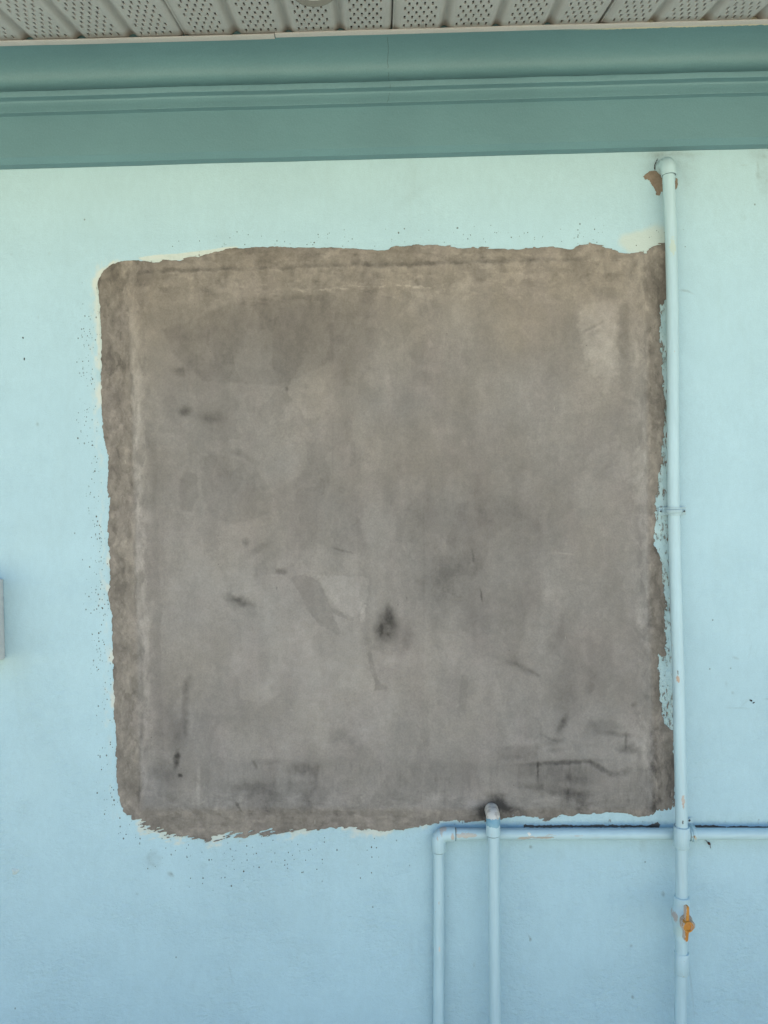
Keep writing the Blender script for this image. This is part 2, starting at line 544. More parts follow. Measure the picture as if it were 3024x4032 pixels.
def mat_vinyl(name='soffit_vinyl', dust=True):
    m = NT(name, 0.45, 0.4)
    p = m.pos()
    x, y, z = m.sepxyz(p)[0:3]
    col = m.mix(m.ramp(m.noise(p, 7, 4), 0.3, 0.7), (0.475, 0.475, 0.485), (0.435, 0.435, 0.445))
    col = m.scale(col, m.ramp(m.noise(p, 300, 2), 0.2, 0.8, 0.95, 1.04))
    if dust:
        dn = m.math('MULTIPLY', m.math('SUBTRACT', m.noise(p, 24, 4), 0.45), 0.035)
        yy = m.math('ADD', m.math('ADD', y, 0.127), dn)           # zero at the trim, negative outwards
        du = m.ramp(yy, -0.024, 0.0)
        col = m.mix(m.math('MULTIPLY', du, 0.6), col, (0.20, 0.165, 0.13))
        zz = m.math('ADD', z, m.math('MULTIPLY', y, -0.1944))    # height above the panel face
        gr = m.ramp(zz, ZC + 0.9455 + 0.127 * 0.1944 + 0.001, ZC + 0.9455 + 0.127 * 0.1944 + 0.008)
        col = m.mix(m.math('MULTIPLY', gr, 0.35), col, (0.24, 0.21, 0.18))
    else:
        dist, cell = m.voro(m.mapv(p, (1, 0, 0)), 14)
        st = m.noise(m.mapv(p, (1, 1, 1)), 40, 5, 0.7)
        col = m.mix(m.ramp(st, 0.55, 0.75, 0, 0.35), col, (0.33, 0.30, 0.24))
    return m.out(col, m.bump(m.noise(p, 160, 3), 0.0006, 0.4))

def mat_plain(name, col, rough=0.6, spec=0.4, var=0.1, sc=60):
    m = NT(name, rough, spec)
    p = m.pos()
    c = m.mix(m.ramp(m.noise(p, sc, 5), 0.3, 0.7), col, tuple(k * (1 - var * 2) for k in col))
    c = m.scale(c, m.ramp(m.noise(p, 400, 2), 0.2, 0.8, 0.94, 1.05))
    return m.out(c, m.bump(m.noise(p, 200, 3), 0.0006, 0.5))

def mat_pipe(name, wear=0.0, spots=(), under=False, bands=None, tint=1.0):
    m = NT(name, 0.38, 0.5)
    p = m.pos()
    base = tuple(k * tint for k in (0.42, 0.580, 0.625))
    col = m.mix(m.ramp(m.noise(m.mapv(p, (3, 3, 1)), 6, 4), 0.35, 0.65), base, tuple(k * 0.94 for k in base))
    drag = m.noise(m.mapv(p, (9, 9, 0.8) if not under else (0.8, 9, 9)), 22, 4, 0.6)
    col = m.scale(col, m.ramp(drag, 0.25, 0.75, 0.95, 1.04))
    if wear > 0:
        wn = m.noise(m.mapv(p, (0.5, 1, 1.6) if under else (1.3, 1, 0.6)), 48, 6, 0.66)
        wm = m.ramp(wn, 0.68 - 0.10 * wear, 0.72 - 0.08 * wear, 0, 1)
        if under:
            z = m.sepxyz(p)[2]; x = m.sepxyz(p)[0]
            wm = m.math('MULTIPLY', wm, m.ramp(x, 0.62, 0.30))
        col = m.mix(m.math('MULTIPLY', wm, 0.75), col, (0.42, 0.38, 0.33))
        wm2 = m.ramp(m.noise(p, 130, 4), 0.74, 0.77)
        col = m.mix(m.math('MULTIPLY', wm2, 0.7), col, (0.16, 0.15, 0.14))
    if bands:
        zc_, zt_ = bands
        z = m.sepxyz(p)[2]
        zn = m.math('ADD', z, m.math('MULTIPLY', m.math('SUBTRACT', m.noise(p, 90, 4), 0.5), 0.012))
        teal = m.mix(m.ramp(m.noise(p, 60, 4), 0.35, 0.7), (0.16, 0.33, 0.42), (0.21, 0.38, 0.45))
        crm = m.mix(m.ramp(m.noise(p, 90, 5), 0.45, 0.6), (0.70, 0.66, 0.58), (0.47, 0.43, 0.37))
        col = m.mix(m.ramp(zn, zt_, zt_ + 0.0008), col, teal)
        col = m.mix(m.ramp(zn, zc_, zc_ + 0.0008), col, crm)
    for (pt, rx, rz, c) in spots:
        q = m.mapv(p, (1 / rx, 0, 1 / rz), (-pt[0] / rx, 0, -pt[2] / rz))
        ln = m.n('ShaderNodeVectorMath', operation='LENGTH')
        m.put(ln.inputs[0], q)
        dd = m.math('ADD', ln.outputs['Value'], m.math('MULTIPLY', m.math('SUBTRACT', m.noise(p, 190, 4, 0.7), 0.5), 2.2))
        col = m.mix(m.math('MULTIPLY', m.ramp(dd, 0.85, 1.0, 1, 0), 0.85), col, c)
    nrm = m.bump(drag, 0.0012, 0.4)
    nrm = m.bump(m.noise(p, 120, 4), 0.0010, 0.45, nrm)
    return m.out(col, nrm, m.ramp(drag, 0.3, 0.7, 0.32, 0.5))

def mat_ground():
    m = NT('concrete_yard', 0.9, 0.2)
    p = m.pos()
    col = m.mix(m.ramp(m.noise(p, 0.6, 6), 0.3, 0.7), (0.47, 0.44, 0.33), (0.41, 0.385, 0.28))
    col = m.scale(col, m.ramp(m.noise(p, 30, 5), 0.2, 0.8, 0.88, 1.08))
    return m.out(col, m.bump(m.noise(p, 40, 5), 0.004, 0.5))

M_WALL, M_CEM, M_TEAL = mat_wall(), mat_cement(), mat_teal()
M_VINYL, M_TRIM = mat_vinyl(), mat_vinyl('trim_vinyl', False)
M_DARK = mat_plain('painted_attic_dark', (0.03, 0.028, 0.025), 0.9, 0.1)  # dark colour standing for the unlit space above the soffit
M_GROUND = mat_ground()

# ------------------------------------------------------------------ ground
g = MB()
g.add([(-250, -400, 0), (250, -400, 0), (250, 60, 0), (-250, 60, 0)], [(0, 1, 2, 3)])
go = g.build('ground', M_GROUND, smooth=False)
go['kind'] = 'structure'

# ------------------------------------------------------------------ outline of the cement patch (photo pixels)
PATCH = [(386, 1105), (409, 1066), (439, 1042), (492, 1024), (535, 1025), (578, 1028), (618, 1031), (698, 1019), (764, 1014),
         (830, 998), (897, 981), (937, 976), (1096, 973), (1250, 975), (1400, 979), (1469, 982), (1519, 982), (1545, 973), (1654, 966),
         (1789, 971), (1924, 974), (1975, 982), (2059, 979), (2127, 972), (2194, 973), (2245, 982), (2279, 966), (2321, 957),
         (2372, 967), (2422, 984), (2456, 997), (2549, 1001), (2557, 980), (2591, 961), (2618, 957), (2636, 960), (2636, 1165),
         (2617, 1180), (2598, 1208), (2597, 1300), (2602, 1364), (2606, 1448), (2617, 1540), (2618, 1620), (2612, 1720),
         (2606, 1825), (2594, 1865), (2591, 1924), (2584, 1949), (2581, 2024), (2577, 2078), (2577, 2148), (2591, 2168),
         (2604, 2213), (2611, 2272), (2614, 2347), (2621, 2372), (2619, 2496), (2619, 2580), (2606, 2584), (2594, 2578), (2592, 2695),
         (2599, 2770), (2619, 2844), (2626, 2869), (2655, 2878), (2657, 3020), (2659, 3180), (2633, 3187), (2590, 3192), (2560, 3216),
         (2498, 3212), (2454, 3199), (2401, 3197), (2363, 3204), (2208, 3209), (2170, 3226), (2093, 3218), (2035, 3210),
         (1990, 3216), (1960, 3232), (1912, 3236), (1836, 3238), (1777, 3226), (1718, 3238), (1676, 3248), (1600, 3266),
         (1500, 3272), (1400, 3262), (1300, 3262), (1102, 3271), (1053, 3278), (975, 3286), (903, 3291), (812, 3303),
         (722, 3290), (640, 3276), (589, 3268), (541, 3226), (487, 3199), (472, 3163), (460, 3073), (455, 2922), (451, 2801),
         (445, 2620), (443, 2500), (442, 2432), (424, 2341), (433, 2293), (430, 2203), (424, 2130), (430, 2034), (430, 1962),
         (424, 1931), (427, 1811), (405, 1720), (399, 1600), (399, 1497), (398, 1298), (395, 1231), (388, 1152)]

def jagged(X, Y):
    jag = fbm(X / 34, Y / 34, 51, 5, 0.62) * 8
    bt = sstep(3150, 3230, Y)
    br = fbm((X - Y * 0.5) / 40, (Y + X * 0.28) / 6.5, 55, 3)
    jag = jag + bt * br * (30 * sstep(1350, 1000, X) * sstep(470, 560, X) + 5)
    jag = jag + bt * sstep(2700, 1900, X) * sstep(1250, 1400, X) * fbm(X / 16, Y / 8, 57, 4) * 9
    rt = sstep(2540, 2580, X) * sstep(1020, 1100, Y)
    jag = jag + rt * fbm(X / 8, Y / 16, 61, 4, 0.65) * 11
    tp = sstep(1060, 1030, Y)
    jag = jag + tp * fbm(X / 55, (Y + X * 0.04) / 6, 63, 3) * (16 * sstep(470, 540, X) * sstep(880, 800, X) + 8 * sstep(1350, 1450, X))
    lf = sstep(520, 480, X) * sstep(1100, 1200, Y)
    jag = jag * (1 - 0.6 * lf * sstep(2000, 1500, Y)) + lf * fbm(X / 7, Y / 14, 65, 3) * 5
    return jag

# ------------------------------------------------------------------ the wall
wall = empty('house_wall', (0, 0, 0))
tag(wall, 'pale aqua painted plaster wall with a large square of bare cement', 'wall')

xs = np.arange(-150, 3181, 4.5); ys = np.arange(560, 4251, 4.5)
X, Y = np.meshgrid(xs, ys)
sd = -(poly_sd(PATCH, xs, ys) + jagged(X, Y))       # positive outside
ang_left = sstep(700, 350, X) * sstep(900, 1000, Y)
top = sstep(1010, 900, Y)
bot = sstep(3170, 3260, Y)
right = sstep(2480, 2560, X) * sstep(1050, 1150, Y)
nz = fbm(X / 60, Y / 60, 3)
dens = (0.62 * np.exp(-((sd - 48) / 34.0) ** 2) * ang_left * sstep(1000, 1350, Y)
        + 0.40 * np.exp(-((sd - 30) / 40.0) ** 2) * top * sstep(500, 700, X) * (1 - right)
        + 0.22 * np.exp(-((sd - 90) / 90.0) ** 2) * bot * sstep(420, 620, X) * sstep(1750, 1200, X)
        + 0.30 * np.exp(-((sd - 12) / 16.0) ** 2) * ang_left * sstep(1900, 2400, Y))
dens = dens * (0.55 + 0.9 * sstep(-0.3, 0.5, nz))
dens = dens * sstep(2, 8, sd)
lw = 24 + 14 * sstep(1800, 2600, Y)
cream = np.exp(-np.clip(sd, 0, None) / lw) * ang_left * 1.0
cream = np.maximum(cream, 0.95 * np.exp(-np.clip(sd, 0, None) / 15.0) * top * (1 - 0.5 * right))
cream = np.maximum(cream, 0.95 * np.exp(-np.clip(sd, 0, None) / 30.0) * bot * sstep(2200, 1500, X))
cream = cream * (0.25 + 0.95 * sstep(-0.35, 0.3, fbm(X / 70, Y / 110, 33, 4)))
cream = np.maximum(cream, 0.42 * np.exp(-((sd - 25) / 34.0) ** 2) * ang_left)
worn = 0.95 * right * sstep(2662, 2648, X) * sstep(2920, 2880, Y) * sstep(-30, 0, sd)
worn = np.maximum(worn, 0.75 * np.exp(-np.clip(sd, 0, None) / 10.0) * bot)
worn = np.maximum(worn, 0.55 * bot * sstep(3256, 3240, Y) * sstep(1680, 1720, X))
worn = np.maximum(worn, 0.8 * np.exp(-np.clip(sd - 3, 0, None) / 9.0) * ang_left * sstep(1080, 1140, Y) * sstep(1600, 1480, Y))
worn = np.maximum(worn, 0.55 * np.exp(-np.clip(sd, 0, None) / 7.0) * top)
worn = worn * (0.7 + 0.5 * nz)
SMEAR = [(545, 1016), (600, 1006), (640, 1003), (700, 1000), (780, 990), (830, 984), (900, 973), (945, 970), (900, 987), (830, 1002), (764, 1018), (698, 1024), (618, 1036), (575, 1032)]
smr = sstep(-7, 5, poly_sd(SMEAR, xs, ys))
cream = np.maximum(cream, smr)
worn = np.maximum(worn, smr * (0.35 + 0.6 * fbm(X / 30, Y / 6, 35)))
BEIGE = [(2444, 931), (2490, 915), (2527, 905), (2579, 865), (2601, 780), (2625, 780), (2625, 960), (2553, 1000), (2475, 992), (2440, 960)]
beige = sstep(-34, 22, poly_sd(BEIGE, xs, ys)) * (0.35 + 0.65 * sstep(860, 930, Y))
stain = np.zeros_like(X)
def stn(cx, cy, rx, ry, a, rot=0, soft=0.7, brk=0.6):
    global stain
    e = ell(X, Y, cx, cy, rx, ry, rot, soft)
    stain = stain + a * e * (1 - brk + brk * (0.5 + fbm(X / 14, Y / 14, int(cx) % 97)))
for s_ in ((2600, 640, 60, 60, .22), (2700, 660, 45, 90, .18), (2580, 610, 90, 14, .25), (2660, 606, 90, 10, .35), (2580, 800, 40, 90, .06),
           (1610, 780, 55, 22, .05, -40), (1640, 760, 60, 14, .06, -35), (300, 1020, 50, 14, .08, -30), (270, 1010, 40, 10, .06, -40),
           (2995, 600, 45, 35, .30), (3010, 700, 25, 70, .25), (2985, 690, 8, 14, .3), (2930, 650, 14, 3, .3), (2985, 655, 4, 18, .3),
           (600, 3385, 28, 34, .30, 20), (672, 3445, 14, 8, .4, 40), (676, 3440, 4, 12, .4, -30), (540, 3520, 6, 4, .6), (795, 3410, 26, 8, .12),
           (660, 3250, 14, 8, .2), (1620, 3750, 12, 70, .10), (760, 3880, 12, 20, .15), (910, 3840, 3, 40, .25, -12),
           (2205, 3370, 18, 30, .10), (2530, 3325, 14, 30, .22), (1140, 3600, 50, 20, .05), (2700, 3340, 25, 30, .2),
           (2895, 2590, 14, 4, .35, 20), (2955, 2560, 3, 40, .18, 12), (2905, 2788, 50, 2.5, .3, 3), (2935, 2765, 22, 2.5, .3, -45),
           (3020, 2752, 12, 3, .4), (2695, 1144, 18, 4, .5, 8), (2720, 1152, 14, 2.5, .35, 25), (2930, 855, 8, 8, .2), (2860, 2690, 4, 8, .4),
           (2885, 2728, 5, 5, .5), (150, 1250, 2, 9, .4), (275, 1338, 3, 8, .15), (195, 997, 4, 5, .6), (45, 1002, 4, 4, .5), (148, 1670, 5, 7, .6),
           (2090, 3335, 5, 6, .8), (2088, 3700, 3, 6, .8, 20), (2485, 3725, 5, 5, .8), (2490, 3925, 5, 6, .8), (2128, 3455, 12, 14, .10),
           (2085, 3690, 12, 2.5, .5, 60), (1867, 3800, 3, 8, .4), (2610, 3520, 6, 10, .8), (2725, 3910, 3, 90, .30, -6), (2740, 3990, 12, 3, .3, 40)):
    stn(*s_)
stain = np.clip(stain, 0, 1)
rgh = 0.20 + 0.8 * sstep(1500, 3600, Y) + 0.15 * fbm(X / 300, Y / 300, 8)
rgh = np.clip(rgh, 0.05, 1.0)
hgt = (fbm(X / 420, Y / 420, 21) * 0.0016 + fbm(X / 120, Y / 120, 25) * 0.0005)
border = sstep(0, 120, np.minimum(np.minimum(X - xs[0], xs[-1] - X), np.minimum(Y - ys[0], ys[-1] - Y)))
hgt = hgt * border * sstep(-60, 40, sd)
hgt = np.where(sd < 0, np.minimum(hgt, 0) - 0.0, hgt)
V = wall_xyz(X, Y, hgt).reshape(-1, 3)
mk = np.stack([np.clip(sd / 300, 0, 1), dens, cream, stain], -1).reshape(-1, 4)
mk2 = np.stack([rgh, np.clip(worn, 0, 1), beige, np.ones_like(X)], -1).reshape(-1, 4)
ny, nx = X.shape
I = np.arange(ny * nx).reshape(ny, nx)
Q = np.stack([I[:-1, :-1], I[1:, :-1], I[1:, 1:], I[:-1, 1:]], -1).reshape(-1, 4)
# plain wall carrying on past the detailed zone
x0, x1, y0, y1 = xs[0], xs[-1], ys[0], ys[-1]
gxs = [-14000, x0, x1, 14000]; gys = [60, y0, y1, 5300]
ev, ef = [], []
for j in range(3):
    for i in range(3):
        if i == 1 and j == 1: continue
        b = len(ev)
        ev += [(gxs[i], gys[j]), (gxs[i], gys[j + 1]), (gxs[i + 1], gys[j + 1]), (gxs[i + 1], gys[j])]
        ef.append((b, b + 1, b + 2, b + 3))
ev = np.array(ev, float)
V2 = wall_xyz(ev[:, 0], ev[:, 1], 0.0)
n0 = len(V)
Q2 = np.array(ef) + n0
a1 = np.tile([1.0, 0, 0, 0], (len(ev), 1)); a2 = np.tile([0.6, 0, 0, 1.0], (len(ev), 1))
face = big_mesh('wall_face', np.concatenate([V, V2]), np.concatenate([Q, Q2]), [], M_WALL,
                {'mk': np.concatenate([mk, a1]), 'mk2': np.concatenate([mk2, a2])}, wall)
core = MB().box((-7.2, 0.012, 0), (7.2, 6.0, 2.5)).build('wall_core', M_CEM, wall, smooth=False)

# ------------------------------------------------------------------ the cement patch
STEP = 3.0
pxs = np.arange(360, 2690, STEP); pys = np.arange(935, 3330, STEP)
X, Y = np.meshgrid(pxs, pys)
sdp = poly_sd(PATCH, pxs, pys)
FD = sdp + jagged(X, Y) - 1.0

T = (fbm(X / 330, Y / 330, 1) * 0.11 + fbm((X + 40 * fbm(X / 200, Y / 200, 12)) / 75, Y / 380, 2, 6, 0.6) * 0.07 + fbm(X / 95, Y / 130, 4, 5) * 0.085)
rimd = np.minimum(np.minimum(X - (515 + 0.022 * (Y - 1100)), (2535 + 0.015 * (Y - 1000)) - X), Y - (1150 - 0.02 * (X - 400)))
rimd = np.minimum(rimd, 3180 - Y)
rim = sstep(20, -20, rimd)
T += rim * (fbm(X / 26, Y / 40, 9, 5, 0.6) * 0.20 - 0.03)
T += sstep(60, 0, rimd - 40) * (1 - rim) * fbm(X / 40, Y / 90, 10, 5, 0.6) * 0.12
# broad areas
T -= 0.09 * ell(X, Y, 1150, 1350, 560, 190, -8, 0.5)
T -= 0.06 * ell(X, Y, 1900, 1750, 500, 300, 0, 0.8)
T += 0.11 * ell(X, Y, 1100, 2620, 420, 330, 0, 0.7)
T += 0.04 * ell(X, Y, 1600, 2950, 240, 300, 0, 0.6)
T += 0.06 * ell(X, Y, 800, 2200, 260, 260, 0, 0.6)
T -= 0.05 * ell(X, Y, 620, 2900, 160, 260, 0, 0.6)
T -= 0.07 * sstep(2960, 3020, Y + 14 * fbm(X / 60, Y / 60, 31)) * sstep(720, 900, X) * sstep(3150, 3090, Y)
T -= 0.07 * sstep(3080, 3200, Y)
T += 0.05 * ell(X, Y, 880, 2480, 300, 200, 0, 0.7) + 0.04 * ell(X, Y, 1350, 2700, 260, 160, 10, 0.6)
# old opening's top ridge: its shadow and lit lower lip painted into the tone
yl = polyline_y([(400, 1082), (560, 1072), (700, 1068), (850, 1068), (1000, 1062), (1100, 1062), (1300, 1052), (1600, 1047), (1900, 1035), (2200, 1028), (2420, 1020), (2560, 1012)], X) + 9 * fbm(X / 40, X * 0 + 3, 71, 4)
d1 = Y - yl
T -= 0.15 * np.exp(-(np.clip(-d1, 0, None) / 17) ** 2 - (np.clip(d1, 0, None) / 4.0) ** 2) * sstep(-0.5, 0.1, fbm(X / 60, X * 0, 73)) * sstep(450, 560, X) * sstep(2450, 2150, X)
T += 0.17 * sstep(-2, 5, d1 + 9 * fbm(X / 9, X * 0 + 4, 79, 3)) * np.exp(-np.clip(d1, 0, None) / 48) * sstep(620, 760, X) * sstep(2400, 1900, X) * (0.6 + 0.8 * fbm(X / 16, Y / 30, 74))
yl2 = polyline_y([(700, 1165), (1000, 1150), (1200, 1148), (1400, 1135), (1600, 1128), (1750, 1135), (1900, 1120), (2100, 1105), (2300, 1100)], X) + 8 * fbm(X / 26, X * 0 + 5, 77, 4)
d2 = Y - yl2
T += 0.42 * np.exp(-(d2 / 5.5) ** 2) * sstep(-0.05, 0.3, fbm(X / 35, Y / 9, 78)) * sstep(930, 1080, X) * sstep(1900, 1620, X)
T -= 0.05 * np.exp(-np.clip(d2, 0, None) / 40) * sstep(-2, 4, d2) * sstep(650, 900, X) * sstep(2350, 2000, X)
# vertical lips left and right, their highlights and shade painted into the tone
xl = np.interp(Y, [1050, 1150, 1300, 1500, 1700, 1900, 2100, 2400, 2600, 2800, 3000, 3150], [500, 505, 512, 520, 522, 526, 534, 542, 560, 565, 556, 548]) + 8 * fbm(Y / 50, Y * 0, 81, 4)
d3 = X - xl
T += 0.26 * np.exp(-((d3 - 20) / 19) ** 2) * sstep(-0.45, 0.3, fbm(X / 20, Y / 60, 82)) * sstep(1100, 1250, Y) * sstep(2900, 2500, Y)
T -= 0.12 * np.exp(-((d3 + 5) / 5) ** 2) * sstep(-0.3, 0.2, fbm(Y / 60, Y * 0 + 9, 83)) * sstep(1100, 1200, Y)
T -= 0.06 * sstep(5, -30, d3)
d3b = X - np.interp(Y, [1100, 2000, 2600, 3100], [610, 622, 640, 640]) - 10 * fbm(Y / 80, Y * 0, 85, 3)
T -= 0.07 * sstep(4, -3, d3b) * sstep(-60, -10, d3b) * sstep(1400, 1800, Y)
xr = np.interp(Y, [1000, 1500, 2000, 2400, 2700, 3000, 3250], [2536, 2538, 2541, 2546, 2560, 2575, 2588]) + 5 * fbm(Y / 70, Y * 0, 87, 4)
d4 = X - xr
T += 0.12 * np.exp(-(d4 / 5) ** 2) * sstep(-0.3, 0.3, fbm(Y / 90, Y * 0 + 2, 88))
T += 0.07 * sstep(-90, -40, d4) * sstep(6, 0, d4) * sstep(-0.2, 0.5, fbm(X / 40, Y / 120, 89)) * sstep(1800, 2200, Y)
T -= 0.11 * sstep(2, 26, d4)
T -= 0.08 * sstep(30, 60, d4) * sstep(2900, 3000, Y)
T -= 0.10 * ((d4 > -2) & (d4 < 60)) * sstep(0.0, 0.4, fbm(X / 22, Y / 60, 90))
T -= 0.06 * np.exp(-((X - 1669 - 4 * fbm(Y / 60, Y * 0, 91)) / 4) ** 2) * sstep(1900, 2050, Y) * sstep(2560, 2450, Y)
T += 0.03 * sstep(-3, 3, X - 1669) * sstep(120, 0, X - 1669) * sstep(2000, 2300, Y) * sstep(3000, 2700, Y)
T -= 0.06 * np.exp(-((X - 1310) / 3) ** 2) * sstep(1600, 1700, Y) * sstep(1980, 1850, Y)
T -= 0.05 * np.exp(-((X - 774 - 3 * fbm(Y / 40, Y * 0, 92)) / 3) ** 2) * sstep(1350, 1400, Y) * sstep(1620, 1560, Y)

def layer(sx, sy, seed, amp, thr, mask, line=0.5, wid=0.02):
    global T
    n = fbm((X + 30 * fbm(X / 90, Y / 90, seed + 3, 2)) / sx, Y / sy, seed, 6, 0.56)
    T = T + mask * (amp * sstep(thr - wid, thr + wid, n) - line * abs(amp) * np.exp(-((n - thr - wid) / (wid * 0.9)) ** 2))
inner = 1 - rim
big1 = sstep(-0.25, 0.35, fbm(X / 420, Y / 420, 131))
big2 = sstep(-0.25, 0.35, fbm(X / 420, Y / 420, 137))
layer(260, 330, 140, 0.060, 0.05, inner * big1, 0.35)
layer(170, 240, 141, -0.060, 0.10, inner * big2, 0.3)
layer(95, 150, 142, 0.050, 0.12, inner * (1 - big1))
layer(60, 190, 143, -0.050, 0.14, inner * big1)
layer(120, 70, 144, 0.045, 0.18, inner * (1 - big2) * sstep(2200, 2700, Y))
band = np.clip(rim + 0.8 * sstep(110, 30, rimd) * inner, 0, 1)
side = np.clip(sstep(640, 560, X) + sstep(2440, 2520, X), 0, 1)
layer(34, 75, 145, 0.13, 0.08, band * side, 0.3)
layer(24, 60, 146, -0.11, 0.12, band * side, 0.2)
layer(15, 34, 147, 0.09, 0.16, band * side, 0.2, 0.04)
layer(80, 34, 148, 0.11, 0.08, band * (1 - side), 0.3)
layer(50, 26, 149, -0.09, 0.12, band * (1 - side), 0.2)
layer(26, 17, 150, 0.06, 0.16, band * (1 - side), 0.2, 0.04)
# trowel sweeps: crisp on the outer arc, fading inwards
rr = random.Random(23)
for k in range(70):
    cx, cy, r = rr.uniform(560, 2520), rr.uniform(1150, 3150), rr.uniform(70, 260)
    a0, win, wf = rr.uniform(-math.pi, math.pi), rr.uniform(0.35, 0.9), rr.uniform(18, 75)
    am = rr.choice((-1, -1, 1)) * rr.uniform(0.025, 0.06)
    ix = np.nonzero((pxs >= cx - r - 10) & (pxs <= cx + r + 10))[0]; iy = np.nonzero((pys >= cy - r - 10) & (pys <= cy + r + 10))[0]
    if len(ix) < 3 or len(iy) < 3: continue
    sl = (slice(iy[0], iy[-1] + 1), slice(ix[0], ix[-1] + 1))
    xx, yy = X[sl] - cx, Y[sl] - cy
    dd_r = np.hypot(xx, yy * rr.uniform(0.7, 1.1)) - r + 5 * fbm(xx / 40, yy / 40, 300 + k, 3)
    da = np.abs((np.arctan2(yy, xx) - a0 + math.pi) % (2 * math.pi) - math.pi)
    T[sl] += am * sstep(3, -3, dd_r) * np.exp(-np.clip(-dd_r, 0, None) / wf) * sstep(win, win * 0.5, da) * (0.75 + 0.5 * fbm(xx / 14, yy / 40, 500 + k, 3))

def region(poly, a, soft=5, n=7):
    global T
    x_, y_ = zip(*poly)
    lo_x, hi_x, lo_y, hi_y = min(x_) - 40, max(x_) + 40, min(y_) - 40, max(y_) + 40
    ix = np.nonzero((pxs >= lo_x) & (pxs <= hi_x))[0]; iy = np.nonzero((pys >= lo_y) & (pys <= hi_y))[0]
    sl = (slice(iy[0], iy[-1] + 1), slice(ix[0], ix[-1] + 1))
    q = poly_sd(poly, pxs[sl[1]], pys[sl[0]], 5.0) + n * fbm(X[sl] / 16, Y[sl] / 16, int(x_[0]) % 91, 4)
    T[sl] += a * 2.0 * sstep(-soft, soft, q) * (0.85 + 0.35 * fbm(X[sl] / 25, Y[sl] / 40, int(y_[0]) % 71))

region([(728, 1859), (701, 1913), (716, 2010), (758, 2017), (761, 1986), (782, 1956), (776, 1865)], -.075)
region([(782, 1793), (791, 1865), (800, 1962), (836, 2034), (915, 2061), (990, 2050), (1060, 2020), (1080, 1950), (1000, 1830), (880, 1790)], -.05)
region([(640, 1300), (777, 1256), (870, 1205), (963, 1172), (1062, 1168), (1300, 1160), (1320, 1420), (1100, 1520), (800, 1500), (690, 1400)], -.06, 8)
region([(1145, 2274), (1181, 2334), (1205, 2394), (1259, 2461), (1307, 2485), (1338, 2509), (1342, 2486), (1313, 2430), (1301, 2382), (1253, 2286), (1200, 2262)], -.075, 3, 5)
region([(1253, 2268), (1452, 2274), (1448, 2334), (1422, 2412), (1374, 2436), (1313, 2382), (1283, 2322)], .09, 6, 12)
region([(1300, 2390), (1330, 2400), (1400, 2430), (1390, 2445), (1320, 2420)], -.07, 3, 6)
region([(1446, 2569), (1464, 2569), (1478, 2647), (1496, 2690), (1532, 2712), (1476, 2717), (1478, 2690), (1458, 2641)], -.10, 3, 5)
region([(2279, 1237), (2297, 1207), (2380, 1178), (2431, 1195), (2431, 1440), (2388, 1541), (2321, 1440), (2287, 1305)], .13, 24, 20)
region([(2433, 1195), (2473, 1200), (2480, 1541), (2440, 1541)], -.06, 8, 14)
region([(1815, 2660), (1850, 2655), (1840, 2700), (1833, 2790), (1845, 2800), (1780, 2802), (1808, 2780)], -.06, 3, 6)
region([(905, 3090), (1060, 3080), (1240, 3070), (1235, 3180), (1220, 3205), (1110, 3205), (1000, 3190), (920, 3190)], -.06, 6, 10)
region([(1430, 2380), (1440, 2380), (1436, 2440), (1428, 2455), (1415, 2445)], .12, 2, 8)
region([(1600, 2010), (1900, 1940), (2150, 2000), (2200, 2250), (2050, 2450), (1700, 2500), (1640, 2250)], -.045, 30, 40)
region([(2230, 2950), (2520, 2960), (2540, 3060), (2400, 3100), (2250, 3080)], .04, 20, 20)
region([(1960, 2940), (2120, 2930), (2110, 2985), (1970, 2995)], -.10, 10, 12)
region([(2560, 2880), (2580, 2870), (2590, 3000), (2575, 3180), (2560, 3100)], -.10, 8, 12)

